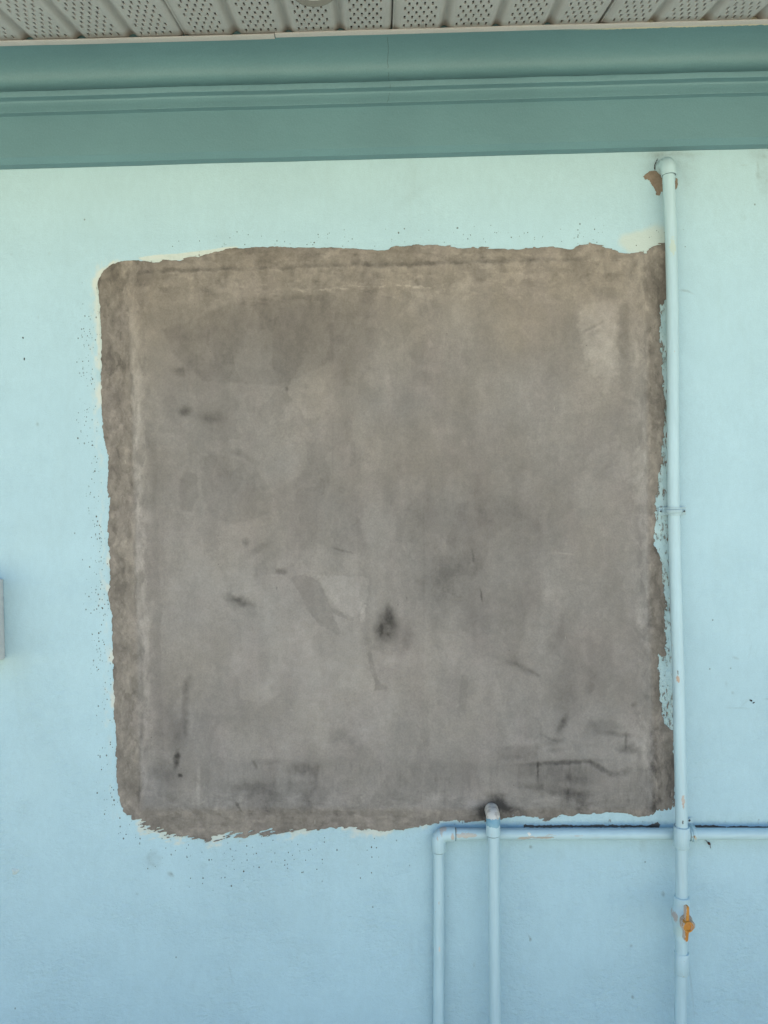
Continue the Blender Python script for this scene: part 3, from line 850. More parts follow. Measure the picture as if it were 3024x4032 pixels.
DAB = [(725, 1624, 18, 16, -.20), (818, 1648, 40, 18, -.10, 15), (933, 1781, 32, 14, -.14, 10), (987, 1811, 30, 9, -.14, 30), (969, 2136, 11, 16, -.30),
       (1023, 2160, 44, 12, -.14, -30), (1108, 2251, 19, 11, -.30, 5), (939, 2363, 52, 17, -.36, 16), (960, 2400, 60, 26, -.09, 20), (900, 2310, 12, 70, -.10, -18),
       (1008, 2250, 8, 28, -.10), (1524, 2455, 36, 58, -.42, 12), (1515, 2500, 78, 60, -.17), (1530, 2410, 14, 40, -.16), (1605, 2510, 20, 34, -.10),
       (1784, 2238, 110, 44, -.15, -18), (1723, 2322, 70, 50, -.10), (1700, 2420, 50, 40, -.06), (1896, 2345, 3.5, 26, -.25, -10), (1862, 2190, 4, 26, -.18, -8),
       (1600, 2356, 2.5, 8, -.3), (1090, 2315, 2.5, 5, -.4), (1335, 2165, 30, 4, -.14, 18), (1370, 2172, 28, 3, -.14, 14),
       (2213, 2855, 14, 36, -.30, 28), (2233, 2770, 36, 70, -.12, 10), (2320, 2700, 22, 70, -.13, 12), (2184, 2919, 34, 13, -.24, -15), (2185, 2952, 30, 10, -.14),
       (2372, 2862, 58, 26, -.17), (2430, 2890, 60, 9, -.20, 6), (2463, 2912, 5, 26, -.25), (2474, 2950, 40, 20, -.32, 10), (2213, 3001, 140, 8, -.26, -3),
       (2208, 3040, 130, 42, -.16), (2117, 3030, 4, 38, -.30), (2358, 3020, 60, 10, -.26, 30), (2445, 3040, 42, 13, -.24, -15), (2286, 3074, 46, 18, -.18, 5),
       (2199, 3112, 120, 16, -.16, 9), (2260, 3128, 50, 26, -.14), (2580, 3160, 15, 38, -.34, 12), (2290, 3165, 20, 34, -.20), (2350, 3160, 40, 12, -.14, -10),
       (2105, 3098, 70, 14, -.12, 12), (2060, 2632, 50, 12, -.16, 28), (2100, 2648, 26, 6, -.18, 28), (2020, 2600, 40, 16, -.08), (1945, 3190, 44, 42, -.46),
       (1990, 3180, 46, 14, -.30, 10), (1960, 3140, 34, 22, -.20), (2020, 3200, 30, 30, -.18), (1905, 3205, 34, 36, -.22),
       (698, 2986, 11, 30, -.46, 8), (710, 3053, 9, 6, -.5), (731, 2790, 13, 90, -.18), (740, 2690, 13, 32, -.18, 20), (720, 2885, 26, 50, -.13),
       (650, 3040, 56, 34, -.16), (500, 3090, 46, 24, -.16), (980, 3100, 84, 28, -.15), (1192, 3025, 56, 22, -.22), (1246, 3075, 11, 48, -.18),
       (1140, 3080, 10, 40, -.12), (1005, 3010, 7, 18, -.24, -25), (940, 3175, 5, 22, -.25, -35), (1060, 3000, 60, 10, -.10), (1345, 2900, 40, 30, -.14), (1400, 2955, 44, 30, -.12),
       (711, 1464, 30, 15, -.20, 8), (737, 1619, 22, 18, -.15), (843, 1643, 46, 18, -.10), (740, 1330, 60, 16, -.05), (1130, 1530, 6, 6, -.2), (1205, 1520, 8, 10, -.14),
       (2330, 1290, 50, 5, -.16, -28), (2345, 1310, 22, 8, -.18, -20), (2495, 2775, 10, 9, -.22), (2430, 2560, 18, 90, .07), (2520, 2900, 22, 40, .12),
       (782, 3096, 7, 62, .20), (855, 3170, 5, 40, .13), (2540, 3000, 12, 60, .08), (560, 3050, 14, 60, .09), (548, 2440, 12, 60, .13), (1560, 2420, 26, 30, .05),
       (2130, 2900, 6, 40, -.12, 0), (2160, 2905, 34, 5, -.12, 25), (1960, 2720, 20, 30, .05), (2565, 1750, 18, 30, .10), (2590, 1660, 12, 10, .10),
       (2230, 2180, 34, 3, .14, 8), (1080, 2265, 40, 4, .08, -4), (1475, 2360, 30, 30, .06), (2420, 2350, 50, 120, -.04), (560, 1150, 60, 30, .06), (760, 1180, 70, 18, .07)]
for i, q in enumerate(DAB):
    cx, cy, rx, ry, a = q[:5]
    rot = q[5] if len(q) > 5 else 0
    R = max(rx, ry) * 2.0 + 12
    ix = np.nonzero((pxs >= cx - R) & (pxs <= cx + R))[0]; iy = np.nonzero((pys >= cy - R) & (pys <= cy + R))[0]
    if not len(ix) or not len(iy): continue
    sl = (slice(iy[0], iy[-1] + 1), slice(ix[0], ix[-1] + 1))
    xx, yy = X[sl], Y[sl]
    k = max(min(rx, ry), 6)
    wx = xx + fbm(xx / (k * 1.6), yy / (k * 1.6), 200 + i) * k * 0.55
    wy = yy + fbm(xx / (k * 1.6), yy / (k * 1.6), 400 + i) * k * 0.55
    e = ell(wx, wy, cx, cy, rx, ry, rot, 0.75)
    T[sl] += a * 1.25 * e * (0.9 + 0.5 * fbm(xx / 15, yy / 17, 600 + i, 5))
T -= 0.10 * np.exp(-np.clip(sdp, 0, None) / 12.0) * (0.6 + fbm(X / 30, Y / 30, 97))  # darker brown edge, with a contact crease painted in for depth
T = T * 1.25
T = np.where(T > 0, T * 1.1, T)
T = np.clip(T, -0.74, 0.55)
# streaky marks where the bottom was trowelled off
bb = sstep(2990, 3020, Y) * sstep(3190, 3120, Y)
T -= 0.10 * bb * sstep(0.05, 0.5, fbm(X / 12, Y / 70, 95, 4)) * sstep(850, 950, X)

warm = np.clip(0.75 * sstep(1650, 1000, Y) + 0.25 + 0.35 * fbm(X / 260, Y / 260, 6), 0, 1)
warm = np.maximum(warm, rim * 0.8)
rel = (fbm(X / 260, Y / 260, 41) * 0.0016 + fbm(X / 60, Y / 110, 43) * 0.0005
       + rim * fbm(X / 26, Y / 50, 44) * 0.0007
       + 0.0020 * sstep(-16, 4, d1) * sstep(160, 40, d1) * sstep(450, 600, X) * sstep(2500, 2200, X)
       + 0.0016 * sstep(-3, 4, d3) * sstep(120, 20, d3) + 0.0012 * sstep(4, -4, d4) * sstep(-110, -20, d4))
rel = rel + T * 0.0012
thick = 0.0013 + (rel + 0.0008) * sstep(0, 70, sdp) + 0.0004 * fbm(X / 12, Y / 12, 47)
thick = np.maximum(thick, 0.0008)

vx, vy, gy, gx, quads, polys, outline = msquares(FD, pxs, pys)
dep = thick[gy, gx]
Vt = wall_xyz(vx, vy, dep)
bmap, Vb = {}, []
skirt = []
for a_, b_ in outline:
    for k in (a_, b_):
        if k not in bmap:
            bmap[k] = len(Vt) + len(Vb)
            Vb.append(wall_xyz(np.array(vx[k]), np.array(vy[k]), -0.002))
    skirt.append((a_, bmap[a_], bmap[b_], b_))
tone = np.stack([np.clip(0.5 * (1 + T), 0, 1), warm, np.clip(sdp / 100, 0, 1), np.ones_like(T)], -1)[gy, gx]
tb = np.array([tone[k] for k in bmap]) if bmap else np.zeros((0, 4))
patch = big_mesh('cement_patch', np.concatenate([Vt, np.array(Vb).reshape(-1, 3)]), quads, polys + skirt, M_CEM,
                 {'tone': np.concatenate([tone, tb])}, wall)
patch['label'] = 'large square of bare grey brown cement render with ragged painted edges'

# ------------------------------------------------------------------ places where the paint has come off the wall
def mat_bare(name, col):
    m = NT(name, 0.9, 0.15)
    p = m.pos()
    c = m.mix(m.ramp(m.noise(p, 90, 5, 0.65), 0.3, 0.7), col, tuple(k * 0.72 for k in col))
    return m.out(c, m.bump(m.noise(p, 160, 4), 0.0015, 0.6))
M_BARE = mat_bare('bare_render', (0.255, 0.20, 0.155))
M_GAP = mat_bare('dark_gap', (0.135, 0.12, 0.105))
M_HOLE = mat_bare('black_chip', (0.03, 0.02, 0.02))

def flake(name, poly, mat, n=4.0, th=0.0009, step=1.5, label=None, freq=7.0):
    x_, y_ = zip(*poly)
    fx = np.arange(min(x_) - 12, max(x_) + 12, step); fy = np.arange(min(y_) - 12, max(y_) + 12, step)
    XX, YY = np.meshgrid(fx, fy)
    q = poly_sd(poly, fx, fy, 2.0) + n * fbm(XX / freq, YY / freq, int(x_[0] + y_[0]) % 211, 4, 0.6)
    vx, vy, gy, gx, qd, pl, ol = msquares(q, fx, fy)
    if not len(vx): return
    base = np.interp(vx, [0, 1], [0, 0])
    hw = fbm(vx / 420, vy / 420, 21) * 0.0016 + fbm(vx / 120, vy / 120, 25) * 0.0005
    Vt = wall_xyz(vx, vy, hw + th)
    Vb = wall_xyz(vx, vy, hw - 0.002)
    nn = len(Vt)
    sk = [(a, a + nn, b + nn, b) for a, b in ol]
    o = big_mesh(name, np.concatenate([Vt, Vb]), qd.reshape(-1, 4), pl + sk, mat, None, wall)
    if label: o['label'] = label
    return o

flake('bare_spot', [(2530, 695), (2556, 676), (2580, 672), (2601, 680), (2606, 700), (2610, 755), (2601, 755), (2598, 771), (2585, 768), (2579, 745), (2566, 728), (2556, 710), (2540, 706)],
      M_BARE, 4, label='tan bare spot beside the pipe elbow at the top')
flake('bare_spot', [(2659, 697), (2667, 705), (2669, 720), (2664, 742), (2657, 748)], M_BARE, 3)
flake('paint_crack', [(2588, 624), (2591, 622), (2584, 640), (2579, 652), (2580, 668), (2576, 670), (2576, 650)], M_HOLE, 1.2, freq=4)
def chips(pts, mat, r=(4, 4), nm='paint_chip'):
    for (cx, cy, rx, ry, rot) in pts:
        a = math.radians(rot)
        poly = []
        for k in range(9):
            t = 2 * math.pi * k / 9
            j = 0.75 + 0.5 * rng.random()
            u, v = rx * math.cos(t) * j, ry * math.sin(t) * j
            poly.append((cx + u * math.cos(a) - v * math.sin(a), cy + u * math.sin(a) + v * math.cos(a)))
        flake(nm, poly, mat, 0.6, 0.0006, 0.8, freq=3)
chips([(2957, 2758, 7, 4, 30), (2967, 2767, 6, 2.2, -28), (91, 1330, 2.6, 5.5, 0), (96, 1413, 2.4, 6.5, 0)], M_HOLE)
gap_poly = lambda a, b, y, t: [(a, y - t)] + [(a + (b - a) * k / 12, y - t * (0.1 + 1.0 * rng.random())) for k in range(1, 12)] + [(b, y - t * 0.5), (b, y + t), (a, y + t)]
flake('paint_gap', gap_poly(2062, 2330, 3252, 5), M_GAP, 3.5, freq=9, label='dark gap in the paint just above the level pipe')
flake('paint_gap', gap_poly(2325, 2590, 3252, 5), M_GAP, 3.5, freq=9)
flake('paint_gap', [(2550, 3250), (2590, 3238), (2600, 3246), (2596, 3258), (2550, 3258)], M_GAP, 4)
flake('paint_gap', gap_poly(2735, 2830, 3254, 6), M_GAP, 3, freq=9)
flake('paint_gap', gap_poly(2828, 3040, 3256, 3.5), M_GAP, 2.5, freq=9)
flake('paint_gap', [(2655, 3245), (2662, 3236), (2666, 3262), (2655, 3262)], M_GAP, 2)

# ------------------------------------------------------------------ cornice
prof = [(0.0, .7500), (.0230, .7490), (.0360, .7580), (.0360, .8430), (.0372, .8434), (.0492, .8434)]
prof += [(.0498, .8441), (.0495, .8490), (.0487, .8540), (.0482, .8590), (.0488, .8635), (.0510, .8662), (.0560, .8670), (.0640, .8672)]
prof += [(.0650, .8678), (.0656, .8690), (.0662, .8778), (.0656, .8788), (.0620, .8805), (.0570, .8845), (.0520, .8895), (.0480, .8950), (.0455, .9005), (.0445, .9060)]
for k in range(1, 12):
    a = k / 12 * math.pi / 2
    prof.append((.0445 + .0695 * (1 - math.cos(a)), .9060 + .0370 * math.sin(a)))
prof += [(.1145, .9433), (.1145, .9600), (0.0, .9600)]
pa = np.array(prof)
xc = np.concatenate([[-6.9, -4, -2], np.arange(-1.2, 1.2001, 0.015), [2, 4, 6.9]])
n_p = len(prof)
VV = []
for x in xc:
    xa = np.array([x])
    wob = float(fbm(xa * 3.1, xa * 0 + 1, 5, 4)[0]) * 0.0016
    for k, (dd, hh) in enumerate(prof):
        w2 = float(fbm(xa * 14, xa * 0 + k * 0.35, 6, 3)[0]) * (0.00012 if k < 9 else 0.0003)
        VV.append((x, -(dd + (w2 if dd > 0 else -0.002)), ZC + hh + (wob + w2) * (1 if hh < .94 else 0)))
FQ = []
for i in range(len(xc) - 1):
    for k in range(n_p - 1):
        a = i * n_p + k
        FQ.append((a, a + n_p, a + n_p + 1, a + 1))
mb = MB(); mb.add(VV, FQ)
mb.add([], [])
co = mb.build('cornice', M_TEAL, angle=24)
tag(co, 'dark teal moulded cornice running along the top of the wall', 'cornice')

# ------------------------------------------------------------------ soffit and trim
SL = 0.1944
PITCH = 0.1022
SEAM0 = 0.0428
D0, D1 = 0.118, 0.66
def sof_h(d): return .9462 - SL * (d - .127)
def spt(x, d, up=0.0): return (x, -d, ZC + sof_h(d) + up)

soffit = empty('soffit', (0, -0.4, ZC + sof_h(0.4)))
tag(soffit, 'off white ribbed soffit with rows of punched vent slots under the eave', 'soffit')
ROW, SLOT_L, SLOT_W, COLS = 0.0180, 0.0135, 0.0038, 0.00715
rows = []
dcur = 0.1335
while dcur + SLOT_L < D1 - 0.02:
    rows.append(dcur); dcur += ROW
def soffit_panel(k0, with_slots=True):
    m = MB()
    for j in range(4):
        xa = SEAM0 + (k0 * 4 + j) * PITCH
        xb = xa + PITCH
        seam_l, seam_r = (j == 0), (j == 3)
        # groove halves: left half belongs to this pitch's start, right half to its end
        if seam_l:
            gl = [(0.0002, .0112), (0.0004, .0025), (.004, .0042), (.008, .0028), (.0125, .0008), (.016, 0)]
        else:
            gl = [(0, .0088), (.003, .0080), (.007, .0048), (.011, .0012), (.0145, 0)]
        if seam_r:
            gr = [(-.0145, 0), (-.009, .0010), (-.004, .0040), (-.0010, .0085), (-.0004, .0110)]
        else:
            gr = [(-.0145, 0), (-.011, .0012), (-.007, .0048), (-.003, .0080), (0, .0088)]
        dl = [D0] + [D0 + (D1 - D0) * t / 6 for t in range(1, 7)]
        for gg, bx in ((gl, xa), (gr, xb)):
            vs = [spt(bx + o, d, u) for d in dl for (o, u) in gg]
            n = len(gg)
            m.add(vs, [(a * n + b, a * n + b + 1, (a + 1) * n + b + 1, (a + 1) * n + b) for a in range(len(dl) - 1) for b in range(n - 1)])
        fl, fr = xa + (.016 if seam_l else .0145), xb - .0145
        cx = (xa + xb) / 2
        bx = [fl]
        for c in range(-4, 5):
            bx += [cx + c * COLS - SLOT_W / 2, cx + c * COLS + SLOT_W / 2]
        bx.append(fr)
        bd = [D0]
        for r in rows: bd += [r, r + SLOT_L]
        bd.append(D1)
        nx_, nd_ = len(bx), len(bd)
        vs = [spt(x, d) for d in bd for x in bx]
        fs, holes = [], []
        for a in range(nd_ - 1):
            for b in range(nx_ - 1):
                is_slot = (a % 2 == 1) and (b % 2 == 1) and (((a // 2) + (b // 2)) % 2 == 0)
                q = (a * nx_ + b, a * nx_ + b + 1, (a + 1) * nx_ + b + 1, (a + 1) * nx_ + b)
                if is_slot: holes.append((bx[b], bx[b + 1], bd[a], bd[a + 1]))
                else: fs.append(q)
        m.add(vs, fs)
        for (h0, h1, e0, e1) in holes:
            t = 0.0036
            lo = [spt(h0, e0), spt(h1, e0), spt(h1, e1), spt(h0, e1)]
            hi = [spt(h0, e0, t), spt(h1, e0, t), spt(h1, e1, t), spt(h0, e1, t)]
            m.add(lo + hi, [(0, 1, 5, 4), (1, 2, 6, 5), (2, 3, 7, 6), (3, 0, 4, 7)])
            m.add(hi, [(0, 1, 2, 3)], 1)  # dark cap painted as the unlit attic behind the slot
    me = bpy.data.meshes.new('soffit_panel')
    me.from_pydata(m.v, [], m.f)
    me.materials.append(M_VINYL); me.materials.append(M_DARK)
    me.polygons.foreach_set('material_index', m.m)
    me.polygons.foreach_set('use_smooth', [True] * len(m.f))
    me.set_sharp_from_angle(angle=math.radians(40))
    o = bpy.data.objects.new('soffit_panel', me)
    C.objects.link(o)
    return attach(o, soffit)
for k in range(-3, 3): soffit_panel(k)

# J-channel strips that carry the panels' ends
def trim(name, xa, xb, dz, tilt, label):
    m = MB()
    pr = [(.1125, .9430), (.1262, .9430), (.1270, .9434), (.1272, .9448), (.1266, .9456), (.1255, .9458), (.1135, .9444), (.1135, .9500), (.1125, .9500)]
    xs_ = np.linspace(xa, xb, 60)
    vs = []
    for x in xs_:
        wv = float(fbm(np.array([x * 4.0]), np.array([1.0]), 15)[0]) * 0.0008
        for (dd, hh) in pr:
            vs.append((x, -(dd + wv), ZC + hh + dz + tilt * (x - xa) + wv * 0.6))
    n = len(pr)
    fs = [(i * n + k, i * n + (k + 1) % n, (i + 1) * n + (k + 1) % n, (i + 1) * n + k) for i in range(len(xs_) - 1) for k in range(n)]
    fs += [tuple(range(n))[::-1], tuple((len(xs_) - 1) * n + k for k in range(n))]
    m.add(vs, fs)
    o = m.build(name, M_TRIM, angle=50)
    return tag(o, label, 'trim strip', 'trim strips between soffit and cornice')
xj = P(1080, 135, .127).x
trim('trim_strip', -3.0, xj - .0006, -0.0004, 0.0, 'off white plastic trim strip above the cornice, left of the joint')
trim('trim_strip', xj + .0010, 3.0, 0.0008, -0.00002, 'off white plastic trim strip above the cornice, right of the joint')

# round fitting screwed to the soffit, cut by the top of the photograph
M_FIT = mat_plain('fitting_plastic', (0.20, 0.20, 0.19), 0.45, 0.4, 0.05)
fx, fd = P(1246, 0, .25).x, 0.325
nrm_s = Vector((0, -SL, -1)).normalized()
fit = empty('round_fitting', spt(fx, fd))
tag(fit, 'round grey fitting under the soffit, cut off by the top of the view', 'ceiling fitting')
MB().lathe(spt(fx, fd), nrm_s, [(-.002, .030), (0.0, .047), (.006, .047), (.009, .044), (.010, .036)], 40).build('base_plate', M_FIT, fit)
MB().lathe(spt(fx, fd), nrm_s, [(.009, .030), (.012, .028), (.015, .020), (.016, .010), (.0165, .002)], 40).build('dome', mat_plain('fitting_lens', (0.5, 0.5, 0.47), 0.3, 0.5, 0.03), fit)

# ------------------------------------------------------------------ roof over the eave
M_ROOF = mat_plain('roof_sheet', (0.25, 0.24, 0.22), 0.6, 0.4)
roof = empty('roof', (0, -0.7, ZC + sof_h(.7)))
tag(roof, 'low pitched roof over the wall and its eave', 'roof')
r_ = MB()
def rp(x, y, up): return (x, y, ZC + sof_h(-y) + up)
lo = [rp(-7.6, -.74, .13), rp(7.6, -.74, .13), rp(7.6, 6.6, .13), rp(-7.6, 6.6, .13)]
hi = [rp(-7.6, -.74, .19), rp(7.6, -.74, .19), rp(7.6, 6.6, .19), rp(-7.6, 6.6, .19)]
r_.add(lo + hi, [(3, 2, 1, 0), (4, 5, 6, 7), (0, 1, 5, 4), (1, 2, 6, 5), (2, 3, 7, 6), (3, 0, 4, 7)])
r_.build('roof_sheet', M_ROOF, roof, smooth=False)
MB().box((-7.6, -.70, ZC + sof_h(.68) - .03), (7.6, -.662, ZC + sof_h(.68) + .16)).build('fascia_board', M_TRIM, roof, smooth=False)
e_ = MB()
e_.add([rp(-7.6, -.66, .05), rp(7.6, -.66, .05), rp(7.6, .01, .05), rp(-7.6, .01, .05), rp(-7.6, -.66, .1), rp(7.6, -.66, .1), rp(7.6, .01, .1), rp(-7.6, .01, .1)],
       [(3, 2, 1, 0), (4, 5, 6, 7), (0, 1, 5, 4), (1, 2, 6, 5), (2, 3, 7, 6), (3, 0, 4, 7)])
e_.build('eave_dark_stand_in', M_DARK, roof, smooth=False)

# ------------------------------------------------------------------ pipes
R0 = .0123
M_LIP_SHADE = mat_plain('lip_shade_paint', (0.13, 0.185, 0.20), 0.8, 0.2, 0.2, 200)  # dark colour for the painted shadow lines under socket lips
def collar(m, path_pt, axis, L, r, lip=0.0012):
    """moulded socket: starts with a small rounded lip at both ends"""
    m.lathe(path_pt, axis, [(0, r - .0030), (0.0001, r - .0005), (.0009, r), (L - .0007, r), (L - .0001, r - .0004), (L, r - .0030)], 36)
    return m.lathe(path_pt, axis, [(L - .0002, R0 + .0012), (L + .0005, R0 + .0014), (L + .0012, R0 + .0005), (L + .0016, R0 - .001)], 36, 1)  # dark ring in place of the shadow under the socket's lip

def lip_shade(m, pt, axis, r):  # thin dark ring, a painted shadow line where a fitting ends
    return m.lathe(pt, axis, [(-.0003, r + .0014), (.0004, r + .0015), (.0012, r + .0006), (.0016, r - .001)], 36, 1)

def smooth_path(pts, n=6):
    pts = [Vector(p) for p in pts]
    out = []
    for i in range(len(pts) - 1):
        p0, p1, p2, p3 = pts[max(i - 1, 0)], pts[i], pts[i + 1], pts[min(i + 2, len(pts) - 1)]
        for k in range(n):
            t = k / n
            out.append(0.5 * ((2 * p1) + (-p0 + p2) * t + (2 * p0 - 5 * p1 + 4 * p2 - p3) * t * t + (-p0 + 3 * p1 - 3 * p2 + p3) * t ** 3))
    out.append(pts[-1])
    return out

orange_chip = (0.46, 0.29, 0.19)
spots_main = [(P(2662, 2668, .037), .0030, .0075, orange_chip), (P(2662, 2645, .037), .0012, .0060, (0.16, 0.17, 0.17)),
              (P(2681, 3142, .049), .0035, .010, (0.45, 0.36, 0.30)), (P(2682, 3165, .049), .0022, .006, (0.40, 0.32, 0.27)),
              (P(2680, 3230, .05), .002, .004, (0.06, 0.06, 0.06)), (P(2640, 980, .022), .006, .02, (0.44, 0.53, 0.47))]
M_PIPE1 = mat_pipe('riser_paint', 0.15, spots_main)
M_PIPE2 = mat_pipe('level_pipe_paint', 0.9, [(P(2085, 3284, .03), .004, .003, (0.75, 0.7, 0.6)), (P(2060, 3300, .03), .012, .003, (0.40, 0.34, 0.28)), (P(2130, 3298, .03), .03, .0022, (0.34, 0.30, 0.25)),
                                              (P(1835, 3290, .03), .022, .005, (0.45, 0.40, 0.34)), (P(1790, 3270, .03), .006, .008, (0.42, 0.36, 0.31))], under=True)
zcrown = P(1940, 3165, .008).z; ztop = zcrown - .015; zteal = zcrown - .029
M_PIPE3 = mat_pipe('drop_pipe_paint', 0.12, [])
M_ELB3 = mat_pipe('drop_elbow_paint', 0.3, [], bands=(ztop, zteal))
M_VALVE = mat_pipe('valve_paint', 0.25, [(P(2665, 3618, .07), .004, .010, (0.40, 0.33, 0.29)), (P(2690, 3680, .07), .02, .012, (0.42, 0.56, 0.56))])

# riser: upright pipe on the right
riser = empty('water_pipe', P(2684, 3290, .05))
tag(riser, 'tall light blue pipe up the right side with an orange handled valve', 'pipe')
main_pts = [(2632, 655, .029), (2633, 720, .028), (2641, 900, .0245), (2645, 1040, .0225), (2649, 1297, .0205), (2651, 1899, .0185), (2654, 2020, .0185), (2656, 2140, .0195), (2660, 2297, .024),
            (2671, 2645, .036), (2676, 2894, .0445), (2683, 3184, .0495), (2684, 3395, .050), (2683.5, 3520, .050), (2682.5, 3710, .050), (2681, 3900, .049), (2679, 4032, .048), (2672, 4900, .045)]
MB().tube(smooth_path([P(*q) for q in main_pts], 5), R0, 32).build('pipe', M_PIPE1, riser)
# elbow at the head, turning back into the wall
m = MB()
RE = .0157
e_bot = P(2631, 690, .028); e_top = P(2631, 597, .040)
axis_d = .0285
bend = .0165
zb, zt = e_bot.z, e_top.z - 0.001
xe = P(2631, 640, .0285).x
path = [Vector((xe + .0008, -axis_d, zb)), Vector((xe + .0006, -axis_d, zb + .008)), Vector((xe, -axis_d, zt - RE - bend))]
for k in range(1, 9):
    a = k / 8 * math.pi / 2
    path.append(Vector((xe, -axis_d + bend * (1 - math.cos(a)), zt - RE - bend + bend * math.sin(a))))
path.append(Vector((xe, 0.006, zt - RE)))
rad = [RE] * len(path)
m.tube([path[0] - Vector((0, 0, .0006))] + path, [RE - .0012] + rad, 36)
lip_shade(m, path[0], (0, 0, -1), R0 + .0004)
m.build('elbow', [mat_pipe('elbow_paint', 0.2), M_LIP_SHADE], riser)
ax_dn = (P(2684, 3336, .05) - P(2684, 3254, .05))
collar(MB(), P(2684, 3254, .05), ax_dn, ax_dn.length, .0159).build('coupling', [M_PIPE1, M_LIP_SHADE], riser)
ax_dn2 = (P(2683.5, 3831, .049) - P(2684, 3749, .049))
collar(MB(), P(2684, 3749, .049), ax_dn2, ax_dn2.length, .0149).build('coupling', [M_PIPE1, M_LIP_SHADE], riser)
# ball valve
va, vb = P(2684, 3529, .05), P(2683, 3696, .05)
axv = vb - va
L = axv.length
m = MB()
m.lathe(va, axv, [(0, .0125), (.0004, .0148), (.0016, .0158), (L * .16, .0162), (L * .20, .0158), (L * .25, .0164), (L * .31, .0188), (L * .38, .0204), (L * .46, .0208), (L * .54, .0202),
                  (L * .61, .0184), (L * .67, .0165), (L * .72, .0158), (L - .0016, .0152), (L - .0004, .0142), (L, .0125)], 40)
vbody = m.build('valve_body', M_VALVE, riser)
vc = va + axv * 0.46
out_dir = Vector((0.10, -1, 0.02)).normalized()
M_BEIGE = mat_plain('worn_beige_plastic', (0.44, 0.37, 0.30), 0.6, 0.3, 0.18, 120)
m = MB()
m.lathe(vc + out_dir * .017, out_dir, [(0, .0130), (.004, .0128), (.005, .0118), (.008, .0112), (.010, .0095), (.0235, .0085), (.026, .0070)], 32)
m.build('valve_stem', M_BEIGE, vbody)
mh = NT('orange_handle_paint', 0.42, 0.45)
p = mh.pos()
oc = mh.mix(mh.ramp(mh.noise(p, 90, 5), 0.35, 0.7), (0.50, 0.215, 0.028), (0.40, 0.155, 0.022))
nrm_x = mh.sepxyz(mh.n('ShaderNodeNewGeometry').outputs['Normal'])[0]
wn = mh.math('ADD', mh.noise(p, 150, 5, 0.65), mh.ramp(nrm_x, -0.35, -0.8, 0.0, 0.30))
oc = mh.mix(mh.ramp(wn, 0.68, 0.74), oc, (0.50, 0.40, 0.32))
M_ORANGE = mh.out(oc, mh.bump(mh.noise(p, 130, 4), 0.0012, 0.5))
# the handle: hub ring with a domed cap and two wings, standing off the stem
hd = .107
hc = P(2708, 3648, hd)
hup = P(2709, 3570, hd) - hc; hup_l = hup.length
hdn = P(2704, 3708, hd) - hc; hdn_l = hdn.length
ud = hup.normalized()
dd_ = hdn.normalized()
inw = -out_dir
m = MB()
m.lathe(hc + inw * .011, out_dir, [(0, .0095), (.001, .0112), (.0125, .0112), (.0148, .0102), (.0148, .0078), (.0122, .0072), (.0120, .0030), (.0126, .0002)], 36)
def wing(m, dirv, L, w0, w1, th0, th1, tip):
    side = dirv.cross(out_dir).normalized()
    secs = [(0.0085, w0, th0), (0.015, w0 * .78, th0), (L * .55, (w0 * .8 + w1) / 2, (th0 + th1) / 2), (L - .003, w1, th1), (L, w1 * .62, th1 * .7)]
    vs = []
    for t, wd, th in secs:
        c = hc + dirv * t
        b = min(wd * .28, .0012)
        for (a, o) in ((-wd + b, 0.0), (wd - b, 0.0), (wd, -b), (wd, -th), (-wd, -th), (-wd, -b)):
            vs.append(c + side * a + out_dir * o)
    n = 6
    fs = [(i * n + k, i * n + (k + 1) % n, (i + 1) * n + (k + 1) % n, (i + 1) * n + k) for i in range(len(secs) - 1) for k in range(n)]
    fs += [tuple(range(n)), tuple((len(secs) - 1) * n + k for k in range(n))[::-1]]
    m.add(vs, fs)
wing(m, ud, hup_l, .0046, .0030, .0105, .0120, 1)
wing(m, dd_, hdn_l, .0048, .0034, .0115, .0125, 1)
m.build('valve_handle', M_ORANGE, vbody, angle=30)['label'] = 'orange two winged valve handle with worn beige edges'

# level pipe with its left drop
level = empty('water_pipe', P(1727, 3284, .0185))
tag(level, 'level scuffed light blue pipe that turns down at its left end', 'pipe')
DL = .0185
pts = [P(1735, 3284.5, DL), P(2000, 3284, DL), P(2300, 3284, DL), P(2684, 3283, DL), P(3024, 3283.5, DL), P(3400, 3284, DL), P(5000, 3290, DL)]
MB().tube(smooth_path(pts, 6), .0120, 32).build('pipe', M_PIPE2, level)
M_PIPE2B = mat_pipe('drop_leg_paint', 0.12, [(P(1730, 3739, .03), .002, .006, (0.6, 0.55, 0.48))])
pts = [P(1727, 3300, DL), P(1728, 3400, DL), P(1728, 3700, DL), P(1726, 4032, DL), P(1722, 4930, DL)]
MB().tube(smooth_path(pts, 6), .0114, 32).build('drop_pipe', M_PIPE2B, level)
m = MB()
ec = P(1727, 3284, DL)
RC = .0147
er, eb = P(1792, 3284.5, DL), P(1728, 3353, DL)
